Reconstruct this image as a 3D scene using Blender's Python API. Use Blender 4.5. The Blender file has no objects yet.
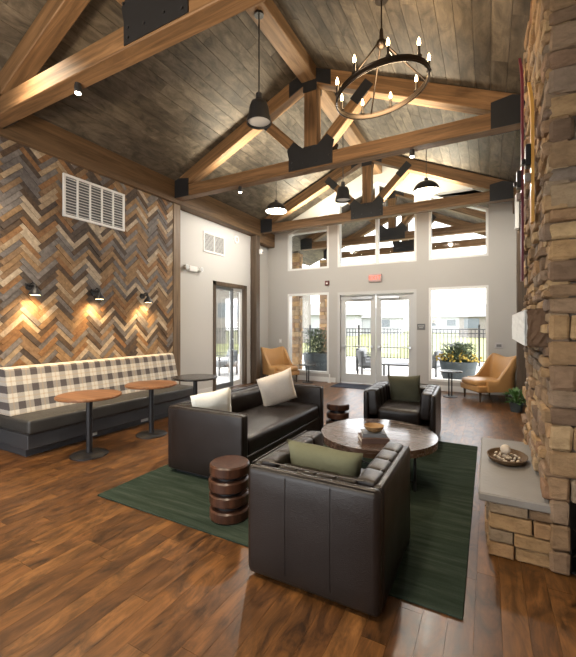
import bpy, bmesh, math, random
from mathutils import Vector, Matrix
random.seed(7)
PI = math.pi
R = math.radians
S = bpy.context.scene
C = S.collection

# ------------------------------------------------------------------ camera, world, sun, exposure
cam = bpy.data.cameras.new('camera'); cam_o = bpy.data.objects.new('camera', cam); C.objects.link(cam_o)
cam_o.location = (0, 0, 1.6); cam_o.rotation_euler = (PI / 2, 0, math.radians(28.264))
cam.sensor_fit = 'VERTICAL'; cam.sensor_height = 36.0; cam.lens = 372 / 657 * 36.0; cam.shift_y = -3.5 / 657
cam.clip_start = 0.05; cam.clip_end = 300
S.camera = cam_o
S.view_settings.view_transform = 'Standard'; S.view_settings.look = 'None'
S.view_settings.gamma = 1.0; S.view_settings.use_curve_mapping = False
S.view_settings.exposure = 1.05
w = bpy.data.worlds.new('world'); S.world = w; w.use_nodes = True
bg = w.node_tree.nodes['Background']; bg.inputs[0].default_value = (0.96, 0.98, 1.0, 1); bg.inputs[1].default_value = 2.7
sun = bpy.data.lights.new('sun', 'SUN'); sun.energy = 3.0; sun.angle = math.radians(3); sun.color = (1, .95, .88)
so = bpy.data.objects.new('sun', sun); C.objects.link(so); so.location = (5, 12, 14)
so.rotation_euler = Vector((-.75, -.45, -1)).to_track_quat('-Z', 'Y').to_euler()
S.cycles.use_denoising = True
S.cycles.max_bounces = 10; S.cycles.diffuse_bounces = 6; S.cycles.glossy_bounces = 4; S.cycles.transparent_max_bounces = 24
S.cycles.sample_clamp_indirect = 6.0
S.cycles.caustics_reflective = False; S.cycles.caustics_refractive = False


def lamp(name, kind, loc, energy, color=(1, .8, .55), size=.1, rot=None, blend=.6, spot=1.6):
    l = bpy.data.lights.new(name, kind); l.energy = energy; l.color = color
    if kind == 'AREA': l.size = size
    else: l.shadow_soft_size = size
    if kind == 'SPOT': l.spot_size = spot; l.spot_blend = blend
    o = bpy.data.objects.new(name, l); C.objects.link(o); o.location = loc
    if rot: o.rotation_euler = rot
    return o


# ------------------------------------------------------------------ materials
def new_mat(name):
    m = bpy.data.materials.new(name); m.use_nodes = True
    nt = m.node_tree; b = nt.nodes['Principled BSDF']
    return m, nt, b


def N(nt, t, **k):
    n = nt.nodes.new(t)
    for a, v in k.items(): setattr(n, a, v)
    return n


def sock(nt, v, target):
    if isinstance(v, (int, float)): target.default_value = v
    elif isinstance(v, tuple): target.default_value = v
    else: nt.links.new(v, target)


def math_n(nt, op, a, b=0.0, c=None):
    n = N(nt, 'ShaderNodeMath', operation=op)
    sock(nt, a, n.inputs[0]); sock(nt, b, n.inputs[1])
    if c is not None: sock(nt, c, n.inputs[2])
    return n.outputs[0]


def mixc(nt, f, a, b, blend='MIX'):
    n = N(nt, 'ShaderNodeMix', data_type='RGBA', blend_type=blend)
    sock(nt, f, n.inputs[0])
    for v, s in ((a, n.inputs[6]), (b, n.inputs[7])):
        if isinstance(v, tuple): s.default_value = (v[0], v[1], v[2], 1)
        else: nt.links.new(v, s)
    return n.outputs[2]


def ramp(nt, fac, stops, interp='LINEAR'):
    r = N(nt, 'ShaderNodeValToRGB'); cr = r.color_ramp; cr.interpolation = interp
    while len(cr.elements) < len(stops): cr.elements.new(.5)
    for e, (p, c) in zip(cr.elements, stops): e.position = p; e.color = (c[0], c[1], c[2], 1)
    nt.links.new(fac, r.inputs[0]); return r.outputs[0]


def obj_coords(nt, scale=(1, 1, 1), offset=None):
    tc = N(nt, 'ShaderNodeTexCoord'); v = tc.outputs['Object']
    if offset is not None:
        a = N(nt, 'ShaderNodeVectorMath', operation='ADD'); nt.links.new(v, a.inputs[0]); nt.links.new(offset, a.inputs[1]); v = a.outputs[0]
    mp = N(nt, 'ShaderNodeMapping'); nt.links.new(v, mp.inputs[0]); mp.inputs['Scale'].default_value = scale
    return mp.outputs[0]


def noise(nt, vec, scale, detail=4, rough=.55, dist=0.0):
    n = N(nt, 'ShaderNodeTexNoise'); n.inputs['Scale'].default_value = scale
    n.inputs['Detail'].default_value = detail; n.inputs['Roughness'].default_value = rough
    n.inputs['Distortion'].default_value = dist
    nt.links.new(vec, n.inputs['Vector']); return n.outputs['Fac']


def bump(nt, b, h, strength=.2, dist=.01):
    n = N(nt, 'ShaderNodeBump'); n.inputs['Strength'].default_value = strength; n.inputs['Distance'].default_value = dist
    nt.links.new(h, n.inputs['Height']); nt.links.new(n.outputs[0], b.inputs['Normal'])


def plain(name, c, rough=.5, metal=0.0, var=.12, scale=8, bmp=0.0, spec=.5, coat=0.0, bscale=None):
    m, nt, b = new_mat(name)
    f = noise(nt, obj_coords(nt), scale)
    lo = tuple(x * (1 - var) for x in c); hi = tuple(min(1, x * (1 + var)) for x in c)
    nt.links.new(mixc(nt, f, lo, hi), b.inputs['Base Color'])
    b.inputs['Roughness'].default_value = rough; b.inputs['Metallic'].default_value = metal
    b.inputs['Specular IOR Level'].default_value = spec; b.inputs['Coat Weight'].default_value = coat
    if bmp: bump(nt, b, noise(nt, obj_coords(nt), bscale or scale * 6), bmp)
    return m


def emit(name, c, s):
    m, nt, b = new_mat(name)
    b.inputs['Base Color'].default_value = (*c, 1)
    b.inputs['Emission Color'].default_value = (*c, 1); b.inputs['Emission Strength'].default_value = s
    return m


def island_off(nt):
    g = N(nt, 'ShaderNodeNewGeometry'); r = g.outputs['Random Per Island']
    cx = N(nt, 'ShaderNodeCombineXYZ')
    nt.links.new(math_n(nt, 'MULTIPLY', r, 97.0), cx.inputs[0]); nt.links.new(math_n(nt, 'MULTIPLY', r, 41.0), cx.inputs[1]); nt.links.new(math_n(nt, 'MULTIPLY', r, 63.0), cx.inputs[2])
    return r, cx.outputs[0]


def boards(name, stops, axis, rough=.5, grain=.45, bmp=.15, spec=.4, gs=26, squash=.09, knots=0.3, interp='LINEAR', ks=5.0, ksq=.35):
    """planks as mesh islands: a tone per plank, grain stretched along one axis"""
    m, nt, b = new_mat(name)
    r, off = island_off(nt)
    base = ramp(nt, r, stops, interp)
    sc = [1, 1, 1]; sc[axis] = squash
    v = obj_coords(nt, tuple(sc), off)
    g = noise(nt, v, gs, 6, .65, .6)
    sk = [1, 1, 1]; sk[axis] = ksq
    k = noise(nt, obj_coords(nt, tuple(sk), off), ks, 5, .68, 1.4)
    gcol = ramp(nt, g, [(.3, (1 - grain,) * 3), (.65, (1 + .0,) * 3)])
    kcol = ramp(nt, k, [(.32, (1 - knots,) * 3), (.62, (1.08, 1.08, 1.08))])
    c = mixc(nt, 1.0, base, gcol, 'MULTIPLY'); c = mixc(nt, 1.0, c, kcol, 'MULTIPLY')
    nt.links.new(c, b.inputs['Base Color'])
    rr = math_n(nt, 'MULTIPLY_ADD', g, .2, rough - .1); nt.links.new(rr, b.inputs['Roughness'])
    b.inputs['Specular IOR Level'].default_value = spec
    bump(nt, b, g, bmp, .004)
    return m


def timber(name, c1, c2, rough=.55, axis=0):
    m, nt, b = new_mat(name)
    oi = N(nt, 'ShaderNodeObjectInfo'); cx = N(nt, 'ShaderNodeCombineXYZ')
    for i, k in enumerate((31, 17, 23)): nt.links.new(math_n(nt, 'MULTIPLY', oi.outputs['Random'], float(k)), cx.inputs[i])
    sc = [1, 1, 1]; sc[axis] = .06
    v = obj_coords(nt, tuple(sc), cx.outputs[0])
    g = noise(nt, v, 16, 6, .65, .8)
    c = ramp(nt, g, [(.28, tuple(x * .55 for x in c1)), (.45, c1), (.7, c2)])
    nt.links.new(c, b.inputs['Base Color']); b.inputs['Roughness'].default_value = rough
    b.inputs['Specular IOR Level'].default_value = .3
    bump(nt, b, g, .25, .004)
    return m


def stone_mat(name, stops):
    m, nt, b = new_mat(name)
    r, off = island_off(nt)
    base = ramp(nt, r, stops)
    v = obj_coords(nt, (1, 1, 1.6), off)
    n1 = noise(nt, v, 9, 8, .68); n2 = noise(nt, v, 3, 3)
    c = mixc(nt, 1.0, base, ramp(nt, n1, [(.25, (.5, .48, .46)), (.6, (1.05, 1.05, 1.05))]), 'MULTIPLY')
    c = mixc(nt, math_n(nt, 'MULTIPLY', n2, .3), c, (.30, .22, .14))
    nt.links.new(c, b.inputs['Base Color']); b.inputs['Roughness'].default_value = .85
    b.inputs['Specular IOR Level'].default_value = .2
    bump(nt, b, n1, .8, .03)
    return m


def plaid_mat():
    m, nt, b = new_mat('plaid_fabric')
    tc = N(nt, 'ShaderNodeTexCoord'); sx = N(nt, 'ShaderNodeSeparateXYZ'); nt.links.new(tc.outputs['Object'], sx.inputs[0])
    def stripes(v, period, off):
        f = math_n(nt, 'FRACT', math_n(nt, 'ADD', math_n(nt, 'DIVIDE', v, period), off))
        wide = math_n(nt, 'LESS_THAN', f, .46)
        thin = math_n(nt, 'LESS_THAN', math_n(nt, 'ABSOLUTE', math_n(nt, 'SUBTRACT', f, .72)), .05)
        return wide, thin
    wy, ty = stripes(sx.outputs[1], .185, .2); wz, tz = stripes(sx.outputs[2], .205, .42)
    cream = (.60, .565, .50)
    f = math_n(nt, 'MULTIPLY', math_n(nt, 'ADD', wy, math_n(nt, 'MULTIPLY', wz, 1.5)), .41)
    c = mixc(nt, f, cream, (.085, .072, .072))
    t = math_n(nt, 'MULTIPLY', math_n(nt, 'ADD', ty, tz), .35)
    c = mixc(nt, t, c, (.42, .30, .19))
    wv = noise(nt, tc.outputs['Object'], 160, 2)
    c = mixc(nt, .25, c, ramp(nt, wv, [(.3, (.2, .2, .2)), (.7, (1, 1, 1))]), 'MULTIPLY')
    nt.links.new(c, b.inputs['Base Color']); b.inputs['Roughness'].default_value = .9
    return m


def glass_mat(name='clear_glass', tint=(1, 1, 1), refl=.07):
    m = bpy.data.materials.new(name); m.use_nodes = True; nt = m.node_tree
    for n in list(nt.nodes): nt.nodes.remove(n)
    o = N(nt, 'ShaderNodeOutputMaterial'); mx = N(nt, 'ShaderNodeMixShader'); t = N(nt, 'ShaderNodeBsdfTransparent'); g = N(nt, 'ShaderNodeBsdfGlossy')
    t.inputs[0].default_value = (*tint, 1); g.inputs['Roughness'].default_value = .02
    lw = N(nt, 'ShaderNodeLayerWeight'); lw.inputs[0].default_value = .25
    f = math_n(nt, 'MULTIPLY_ADD', lw.outputs['Fresnel'], .5, refl * .3)
    nt.links.new(f, mx.inputs[0]); nt.links.new(t.outputs[0], mx.inputs[1]); nt.links.new(g.outputs[0], mx.inputs[2]); nt.links.new(mx.outputs[0], o.inputs[0])
    return m


def rug_mat():
    m, nt, b = new_mat('rug_pile')
    v = obj_coords(nt, (.5, 6, 1)); n1 = noise(nt, v, 3.2, 6, .7, .4)
    v2 = obj_coords(nt); n2 = noise(nt, v2, 220, 2); n3 = noise(nt, v2, 1.3, 3)
    c = ramp(nt, n1, [(.3, (.014, .020, .0155)), (.5, (.028, .040, .030)), (.72, (.060, .073, .059))])
    c = mixc(nt, math_n(nt, 'MULTIPLY', n3, .35), c, (.042, .056, .036))
    c = mixc(nt, .5, c, ramp(nt, n2, [(.3, (.4, .4, .4)), (.7, (1.3, 1.3, 1.3))]), 'MULTIPLY')
    nt.links.new(c, b.inputs['Base Color']); b.inputs['Roughness'].default_value = 1
    b.inputs['Specular IOR Level'].default_value = .03
    bump(nt, b, n2, .5, .01)
    return m


def leather_mat(name, c1, c2, rough=.38, spec=.36):
    m, nt, b = new_mat(name)
    v = obj_coords(nt); n1 = noise(nt, v, 4, 5, .6); n2 = N(nt, 'ShaderNodeTexVoronoi'); n2.inputs['Scale'].default_value = 190; nt.links.new(v, n2.inputs['Vector'])
    nt.links.new(mixc(nt, n1, c1, c2), b.inputs['Base Color'])
    nt.links.new(math_n(nt, 'MULTIPLY_ADD', n1, .25, rough - .12), b.inputs['Roughness'])
    wr = math_n(nt, 'MULTIPLY_ADD', noise(nt, v, 9, 4, .6, .8), 2.2, n2.outputs['Distance'])
    bump(nt, b, wr, .22, .004)
    b.inputs['Specular IOR Level'].default_value = spec
    return m


def turf_mat(name, c1, c2, sc=3):
    m, nt, b = new_mat(name); n1 = noise(nt, obj_coords(nt), sc, 6, .7)
    nt.links.new(ramp(nt, n1, [(.3, c1), (.7, c2)]), b.inputs['Base Color']); b.inputs['Roughness'].default_value = .95
    return m


M = {}
M['white_wall'] = plain('painted_wall', (.50, .49, .47), .75, var=.02, scale=3, bmp=.03, bscale=90, spec=.25)
M['grey_wall'] = plain('greige_wall', (.42, .405, .38), .75, var=.02, scale=3, bmp=.03, bscale=90, spec=.25)
M['white_trim'] = plain('white_trim', (.68, .68, .66), .4, var=.02)
M['floor'] = boards('walnut_planks', [(0, (.105, .043, .013)), (.35, (.15, .061, .018)), (.65, (.18, .075, .021)), (.85, (.215, .093, .028)), (1, (.125, .052, .017))], 1, .36, .55, .10, .45, 24, .12, .80, ks=7, ksq=.38)
M['ceiling'] = boards('weathered_ceiling_boards', [(0, (.09, .073, .055)), (.4, (.118, .096, .072)), (.75, (.155, .127, .095)), (1, (.105, .084, .062))], 1, .6, .5, .2, .3, 14, .2, .6, ks=4, ksq=.5)
M['herring'] = boards('reclaimed_boards', [(0, (.115, .076, .05)), (.10, (.26, .165, .095)), (.22, (.17, .15, .14)), (.34, (.32, .20, .105)), (.45, (.10, .075, .06)), (.56, (.40, .295, .19)), (.66, (.21, .185, .17)), (.77, (.28, .15, .07)), (.88, (.50, .40, .29)), (1, (.24, .18, .13))], 0, .7, .4, .3, .2, 18, .6, .3, 'CONSTANT')
M['timber'] = timber('stained_timber', (.12, .066, .030), (.22, .122, .058))
M['timber_y'] = timber('stained_timber_long', (.15, .088, .045), (.24, .145, .075), axis=1)
M['timber_z'] = timber('stained_timber_post', (.13, .085, .05), (.22, .15, .09), axis=2)
M['timber_header'] = timber('dark_stained_header', (.095, .056, .028), (.155, .092, .047), axis=1)
M['timber_dark'] = timber('dark_timber_post', (.07, .048, .031), (.115, .08, .054), axis=2)
M['black_steel'] = plain('black_steel_plate', (.014, .014, .016), .5, .3, .2)
M['black'] = plain('black_powder_coat', (.018, .018, .02), .42, .2, .15)
M['bronze'] = plain('dark_bronze', (.05, .038, .03), .3, .8, .2)
M['stone'] = stone_mat('ledge_stone', [(0, (.15, .095, .065)), (.15, (.31, .195, .10)), (.3, (.45, .285, .135)), (.42, (.18, .125, .095)), (.55, (.37, .215, .10)), (.68, (.22, .175, .14)), (.8, (.50, .345, .175)), (.9, (.24, .13, .075)), (1, (.29, .23, .17))])
M['mortar'] = plain('stone_mortar', (.13, .105, .085), .95, var=.2, scale=20)
M['slab'] = plain('hearth_limestone', (.22, .205, .19), .5, var=.14, scale=5, bmp=.2)
M['mantel_face'] = plain('glare_painted_stone', (.74, .75, .74), .6, var=.12, scale=9, bmp=.5, bscale=25)  # window glare on the mantel front, painted in as a pale colour
M['mantel'] = plain('brown_chipped_stone', (.12, .068, .036), .8, var=.3, scale=12, bmp=.8, bscale=30)
M['leather'] = leather_mat('espresso_leather', (.007, .0046, .004), (.016, .0105, .0085), .34)
M['piping'] = plain('leather_piping', (.022, .014, .011), .4, var=.2)
M['vinyl'] = leather_mat('charcoal_vinyl', (.022, .022, .022), (.05, .048, .045), .38)
M['bench_base'] = plain('charcoal_laminate', (.035, .036, .040), .5, var=.15)
M['plaid'] = plaid_mat()
M['tan'] = leather_mat('tan_leather', (.36, .19, .065), (.50, .28, .11), .36)
M['rug'] = rug_mat()
M['cream'] = plain('cream_fabric', (.76, .69, .61), .95, var=.08, scale=40, bmp=.3, bscale=200)
M['ivory'] = plain('ivory_fabric', (.74, .73, .67), .95, var=.08, scale=40, bmp=.3, bscale=200)
M['olive'] = plain('olive_fabric', (.115, .115, .068), .95, var=.12, scale=40, bmp=.3, bscale=200)
M['moss'] = plain('dark_moss_fabric', (.085, .082, .05), .95, var=.12, scale=40, bmp=.3, bscale=200)
M['table_wood'] = timber('oiled_table_top', (.20, .085, .035), (.34, .16, .07), .35)
M['table_dark'] = plain('dark_table_top', (.03, .026, .024), .25, var=.15)
M['coffee'] = boards('coffee_table_planks', [(0, (.045, .026, .018)), (.5, (.13, .078, .056)), (1, (.075, .044, .03))], 0, .26, .4, .04, .6, 30, .1)
M['coffee'].node_tree.nodes['Principled BSDF'].inputs['Coat Weight'].default_value = .7; M['coffee'].node_tree.nodes['Principled BSDF'].inputs['Coat Roughness'].default_value = .12
M['drum'] = timber('walnut_drum', (.040, .017, .010), (.085, .036, .020), .3, 2)
M['glass'] = glass_mat()
M['bulb'] = emit('candle_bulb_glow', (1, .70, .36), 7)
M['sleeve'] = plain('candle_sleeve', (.05, .042, .035), .4, .5)
M['shade_in'] = plain('white_enamel', (.80, .77, .70), .35, var=.02)
M['lens'] = emit('frosted_lens', (.5, .48, .45), .06)
M['glow'] = emit('lamp_glow', (1, .70, .36), 9)
M['spot_glow'] = emit('spot_glow', (1, .9, .75), 12)
M['white_metal'] = plain('white_enamelled_metal', (.72, .71, .69), .45, var=.02)
M['vent_dark'] = plain('duct_interior', (.10, .105, .11), .8)
M['alu'] = plain('brushed_aluminium', (.55, .56, .56), .3, .8, .05)
M['door_paint'] = plain('pale_grey_door_paint', (.47, .47, .455), .4, var=.02)
M['exit_red'] = emit('exit_letters', (1, .10, .06), .9)
M['exit_body'] = plain('exit_sign_housing', (.42, .30, .28), .5, var=.02)
M['red'] = plain('alarm_dark_red', (.10, .02, .016), .4)
M['plate'] = plain('grey_sign_plate', (.13, .13, .125), .5)
M['maroon'] = plain('maroon_lacquer', (.11, .018, .03), .35, var=.2)
M['orange'] = plain('honey_varnish', (.55, .29, .06), .4, var=.2)
M['steel'] = plain('worn_steel', (.45, .43, .42), .35, .9)
M['wicker'] = plain('woven_wicker', (.13, .075, .035), .7, var=.5, scale=70, bmp=.6)
M['bead'] = plain('pale_wood_bead', (.62, .54, .44), .6, var=.1)
M['leaf'] = plain('green_leaf', (.07, .16, .04), .5, var=.4, scale=6)
M['leaf_dark'] = plain('shrub_leaf', (.055, .085, .04), .6, var=.5, scale=5)
M['flower'] = plain('yellow_bloom', (.45, .32, .05), .7, var=.3)
M['pot'] = plain('slate_planter', (.045, .06, .068), .6, var=.15)
M['book1'] = plain('cloth_book_cover', (.10, .06, .05), .7)
M['book2'] = plain('grey_book_cover', (.16, .17, .19), .6)
M['pages'] = plain('book_pages', (.70, .66, .58), .8)
M['bowl'] = timber('turned_wood_bowl', (.33, .20, .09), (.50, .33, .16), .5)
M['navy'] = plain('dark_entry_mat', (.02, .026, .045), .95, var=.2, scale=60)
M['concrete'] = plain('patio_concrete', (.62, .60, .57), .85, var=.06, scale=4)
M['grass'] = turf_mat('lawn_turf', (.13, .16, .045), (.27, .27, .12))
M['house_w'] = plain('pale_siding', (.36, .37, .39), .8, var=.03)
M['house_t'] = plain('taupe_siding', (.20, .18, .165), .8, var=.03)
M['shingle'] = plain('grey_shingles', (.22, .22, .23), .9, var=.15, scale=20)
M['win_dark'] = plain('dark_house_glass', (.10, .12, .14), .15)
M['patio_grey'] = plain('patio_frame_grey', (.10, .105, .11), .5)
M['patio_cush'] = plain('patio_cushion', (.24, .25, .26), .9, var=.06)
M['outlet'] = plain('outlet_plastic', (.60, .59, .56), .4, var=.02)


# ------------------------------------------------------------------ mesh helpers
def link(name, bm, m, parent=None, smooth=None, loc=None, mats=None):
    me = bpy.data.meshes.new(name)
    bmesh.ops.recalc_face_normals(bm, faces=bm.faces[:])
    bm.to_mesh(me); bm.free()
    for x in (mats or [m]): me.materials.append(x)
    o = bpy.data.objects.new(name, me); C.objects.link(o)
    if parent is not None: o.parent = parent
    if loc is not None: o.location = loc
    if smooth is not None:
        for p in me.polygons: p.use_smooth = True
        try: me.set_sharp_from_angle(angle=math.radians(smooth))
        except Exception: pass
    return o


def B(): return bmesh.new()


def box(bm, c, s, bev=0.0, rot=None, seg=1):
    g = bmesh.ops.create_cube(bm, size=1.0); vs = g['verts']
    bmesh.ops.scale(bm, vec=s, verts=vs)
    if bev:
        es = list({e for v in vs for e in v.link_edges})
        r = bmesh.ops.bevel(bm, geom=es, offset=bev, segments=seg, profile=.5, affect='EDGES'); 
        vs = list({v for f in r['faces'] for v in f.verts} | {v for v in vs if v.is_valid})
    if rot is not None: bmesh.ops.rotate(bm, cent=(0, 0, 0), matrix=rot, verts=vs)
    bmesh.ops.translate(bm, vec=c, verts=vs)
    return vs


def bx(bm, x0, x1, y0, y1, z0, z1, bev=0.0):
    return box(bm, ((x0 + x1) / 2, (y0 + y1) / 2, (z0 + z1) / 2), (abs(x1 - x0), abs(y1 - y0), abs(z1 - z0)), bev)


def cyl(bm, c, r, h, seg=24, r2=None, axis='Z'):
    """cylinder with its base centre at c"""
    g = bmesh.ops.create_cone(bm, cap_ends=True, segments=seg, radius1=r, radius2=r if r2 is None else r2, depth=h)
    vs = g['verts']; bmesh.ops.translate(bm, vec=(0, 0, h / 2), verts=vs)
    if axis == 'X': bmesh.ops.rotate(bm, cent=(0, 0, 0), matrix=Matrix.Rotation(PI / 2, 3, 'Y'), verts=vs)
    if axis == 'Y': bmesh.ops.rotate(bm, cent=(0, 0, 0), matrix=Matrix.Rotation(-PI / 2, 3, 'X'), verts=vs)
    bmesh.ops.translate(bm, vec=c, verts=vs); return vs


def rod(bm, p, q, r, seg=10):
    p = Vector(p); q = Vector(q); d = q - p
    g = bmesh.ops.create_cone(bm, cap_ends=True, segments=seg, radius1=r, radius2=r, depth=d.length)
    bmesh.ops.rotate(bm, cent=(0, 0, 0), matrix=d.to_track_quat('Z', 'Y').to_matrix(), verts=g['verts'])
    bmesh.ops.translate(bm, vec=(p + q) / 2, verts=g['verts'])


def tube(bm, pts, r, seg=8, closed=False):
    pts = [Vector(p) for p in pts]; n = len(pts); rings = []
    for i, p in enumerate(pts):
        a = pts[(i - 1) % n] if (i or closed) else p; b = pts[(i + 1) % n] if (i < n - 1 or closed) else p
        t = (b - a).normalized(); up = Vector((0, 0, 1)) if abs(t.z) < .95 else Vector((1, 0, 0))
        u = t.cross(up).normalized(); v = t.cross(u)
        rings.append([bm.verts.new(p + u * r * math.cos(k * 2 * PI / seg) + v * r * math.sin(k * 2 * PI / seg)) for k in range(seg)])
    for i in range(n if closed else n - 1):
        A, D = rings[i], rings[(i + 1) % n]
        for k in range(seg): bm.faces.new((A[k], A[(k + 1) % seg], D[(k + 1) % seg], D[k]))
    if not closed: bm.faces.new(rings[0]); bm.faces.new(rings[-1])


def lathe(bm, prof, seg=32, c=(0, 0, 0)):
    rings = []
    for r, z in prof:
        if r < 1e-5: rings.append([bm.verts.new((c[0], c[1], c[2] + z))])
        else: rings.append([bm.verts.new((c[0] + r * math.cos(k * 2 * PI / seg), c[1] + r * math.sin(k * 2 * PI / seg), c[2] + z)) for k in range(seg)])
    for A, D in zip(rings, rings[1:]):
        for k in range(seg):
            k2 = (k + 1) % seg
            if len(A) == 1 and len(D) > 1: bm.faces.new((A[0], D[k], D[k2]))
            elif len(D) == 1 and len(A) > 1: bm.faces.new((A[k], A[k2], D[0]))
            elif len(A) > 1: bm.faces.new((A[k], A[k2], D[k2], D[k]))


def prism(bm, poly, axis, a, b):
    """extrude a 2-D polygon along an axis from a to b; poly holds the two other coordinates in xyz order"""
    def P(u, v, t): return {'X': (t, u, v), 'Y': (u, t, v), 'Z': (u, v, t)}[axis]
    A = [bm.verts.new(P(u, v, a)) for u, v in poly]; D = [bm.verts.new(P(u, v, b)) for u, v in poly]
    bm.faces.new(A); bm.faces.new(D[::-1])
    for i in range(len(A)): j = (i + 1) % len(A); bm.faces.new((A[i], D[i], D[j], A[j]))
    return A + D


def rbox(bm, c, s, r, rot=None, bulge=(0, 0, 0), n=6, fn=None):
    """soft box: rounded edges of radius r, faces bulged outward"""
    h = [x / 2 for x in s]
    def axis(hh):
        rr = min(r, hh * .98)
        a = [-hh, -hh + rr * .25, -hh + rr * .6, -hh + rr]
        inner = [-hh + rr + (2 * hh - 2 * rr) * i / n for i in range(1, n)]
        return a + inner + [-x for x in a[::-1]]
    ax = [axis(x) for x in h]; seen = {}
    def vert(p):
        k = tuple(round(x, 6) for x in p)
        if k in seen: return seen[k]
        v = Vector(p); q = Vector([max(-(h[i] - min(r, h[i] * .98)), min(h[i] - min(r, h[i] * .98), v[i])) for i in range(3)])
        d = v - q
        if d.length > 1e-9: v = q + d.normalized() * min(r, min(h) * .98)
        t = [v[i] / h[i] for i in range(3)]
        for i in range(3):
            if bulge[i]:
                j, k2 = (i + 1) % 3, (i + 2) % 3
                v[i] += bulge[i] * t[i] * max(0, 1 - t[j] ** 2) * max(0, 1 - t[k2] ** 2)
        if fn: v = Vector(fn(v, t))
        if rot is not None: v = rot @ v
        seen[k] = bm.verts.new(v + Vector(c)); return seen[k]
    for i in range(3):
        j, k = (i + 1) % 3, (i + 2) % 3
        for sgn in (-1, 1):
            for a in range(len(ax[j]) - 1):
                for b in range(len(ax[k]) - 1):
                    vs = []
                    for (aa, bb) in ((a, b), (a + 1, b), (a + 1, b + 1), (a, b + 1)):
                        p = [0, 0, 0]; p[i] = sgn * h[i]; p[j] = ax[j][aa]; p[k] = ax[k][bb]; vs.append(vert(p))
                    if len(set(vs)) == 4:
                        try: bm.faces.new(vs)
                        except ValueError: pass


def pillow_bm(wd, ht, th):
    bm = B(); n = 14; G = {}
    for s in (1, -1):
        for i in range(n + 1):
            for j in range(n + 1):
                u = -1 + 2 * i / n; v = -1 + 2 * j / n
                if (i in (0, n) or j in (0, n)) and s == -1: G[(s, i, j)] = G[(1, i, j)]; continue
                pinch = 1 - .07 * (1 - abs(u) ** 2) * (abs(v) ** 3); pinch2 = 1 - .07 * (1 - abs(v) ** 2) * (abs(u) ** 3)
                t = th / 2 * ((1 - u ** 4) * (1 - v ** 4)) ** .55
                G[(s, i, j)] = bm.verts.new((u * wd / 2 * pinch2, s * t + .006 * math.sin(5 * u + 3 * v), v * ht / 2 * pinch))
        for i in range(n):
            for j in range(n):
                f = (G[(s, i, j)], G[(s, i + 1, j)], G[(s, i + 1, j + 1)], G[(s, i, j + 1)])
                try: bm.faces.new(f)
                except ValueError: pass
    return bm


def beam(name, p, q, wd, dp, m, parent=None, bev=.008, roll=0):
    """squared timber from p to q (axis line), wd across, dp upright; grain runs along its own X"""
    p = Vector(p); q = Vector(q); d = q - p; L = d.length
    bm = B(); box(bm, (0, 0, 0), (L, wd, dp), bev)
    o = link(name, bm, m, parent)
    x = d.normalized(); z = Vector((0, 0, 1))
    if abs(x.z) > .98: z = Vector((1, 0, 0))
    y = z.cross(x).normalized(); z = x.cross(y)
    R = Matrix((x, y, z)).transposed().to_4x4()
    if parent is None: o.matrix_world = Matrix.Translation((p + q) / 2) @ R
    else: o.location = (p + q) / 2; o.rotation_euler = R.to_euler()
    return o


def tag(o, label, cat, group=None, kind=None):
    if label: o['label'] = label
    if cat: o['category'] = cat
    if group: o['group'] = group
    if kind: o['kind'] = kind
    return o


def thing(name, label, cat, loc=(0, 0, 0), rz=0, group=None):
    o = bpy.data.objects.new(name, None); C.objects.link(o); o.empty_display_size = .1
    o.location = loc; o.rotation_euler = (0, 0, rz)
    return tag(o, label, cat, group)


def struct(o): o['kind'] = 'structure'; return o


def dup(root, loc, rz=0, label=None, group=None):
    r = root.copy(); C.objects.link(r); r.location = loc; r.rotation_euler = (0, 0, rz)
    if label: r['label'] = label
    if group: r['group'] = group
    for ch in list(root.children):
        c = ch.copy(); C.objects.link(c); c.parent = r
        for g in ch.children:
            d = g.copy(); C.objects.link(d); d.parent = c
    return r


def text_mesh(name, s, size, depth, m, parent, loc, rot):
    cu = bpy.data.curves.new(name, 'FONT'); cu.body = s; cu.size = size; cu.extrude = depth; cu.align_x = 'CENTER'; cu.align_y = 'CENTER'
    t = bpy.data.objects.new(name + '_tmp', cu); C.objects.link(t)
    me = bpy.data.meshes.new_from_object(t.evaluated_get(bpy.context.evaluated_depsgraph_get()))
    bpy.data.objects.remove(t); me.materials.clear(); me.materials.append(m)
    o = bpy.data.objects.new(name, me); C.objects.link(o); o.parent = parent; o.location = loc; o.rotation_euler = rot
    return o


# ------------------------------------------------------------------ setting
XL, XR, YB, YF = -5.78, .70, -1.6, 9.75        # left wall face, right wall face, open rear, far wall face
RX, RZ, SL = -2.57, 5.84, .45                  # ridge line and slope of the ceiling
def cz(x): return RZ - SL * abs(x - RX)

bm = B()
x = XL - .3
while x < 2.6:
    wd = .128; y = YB - random.random() * 1.2
    while y < YF + .1:
        L = random.uniform(.7, 1.5); y1 = min(y + L, YF + .1)
        if y1 > YB:
            bx(bm, x + .0006, x + wd - .0006, max(y, YB) + .0006, y1 - .0006, -.02, 0)
        y = y + L
    x += wd
floor = struct(link('floor', bm, M['floor']))
bm = B(); bx(bm, XL - .4, 2.7, YB, YF + .25, -.12, -.021); o = struct(link('floor_base', bm, M['mortar']))
o.parent = floor

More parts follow.
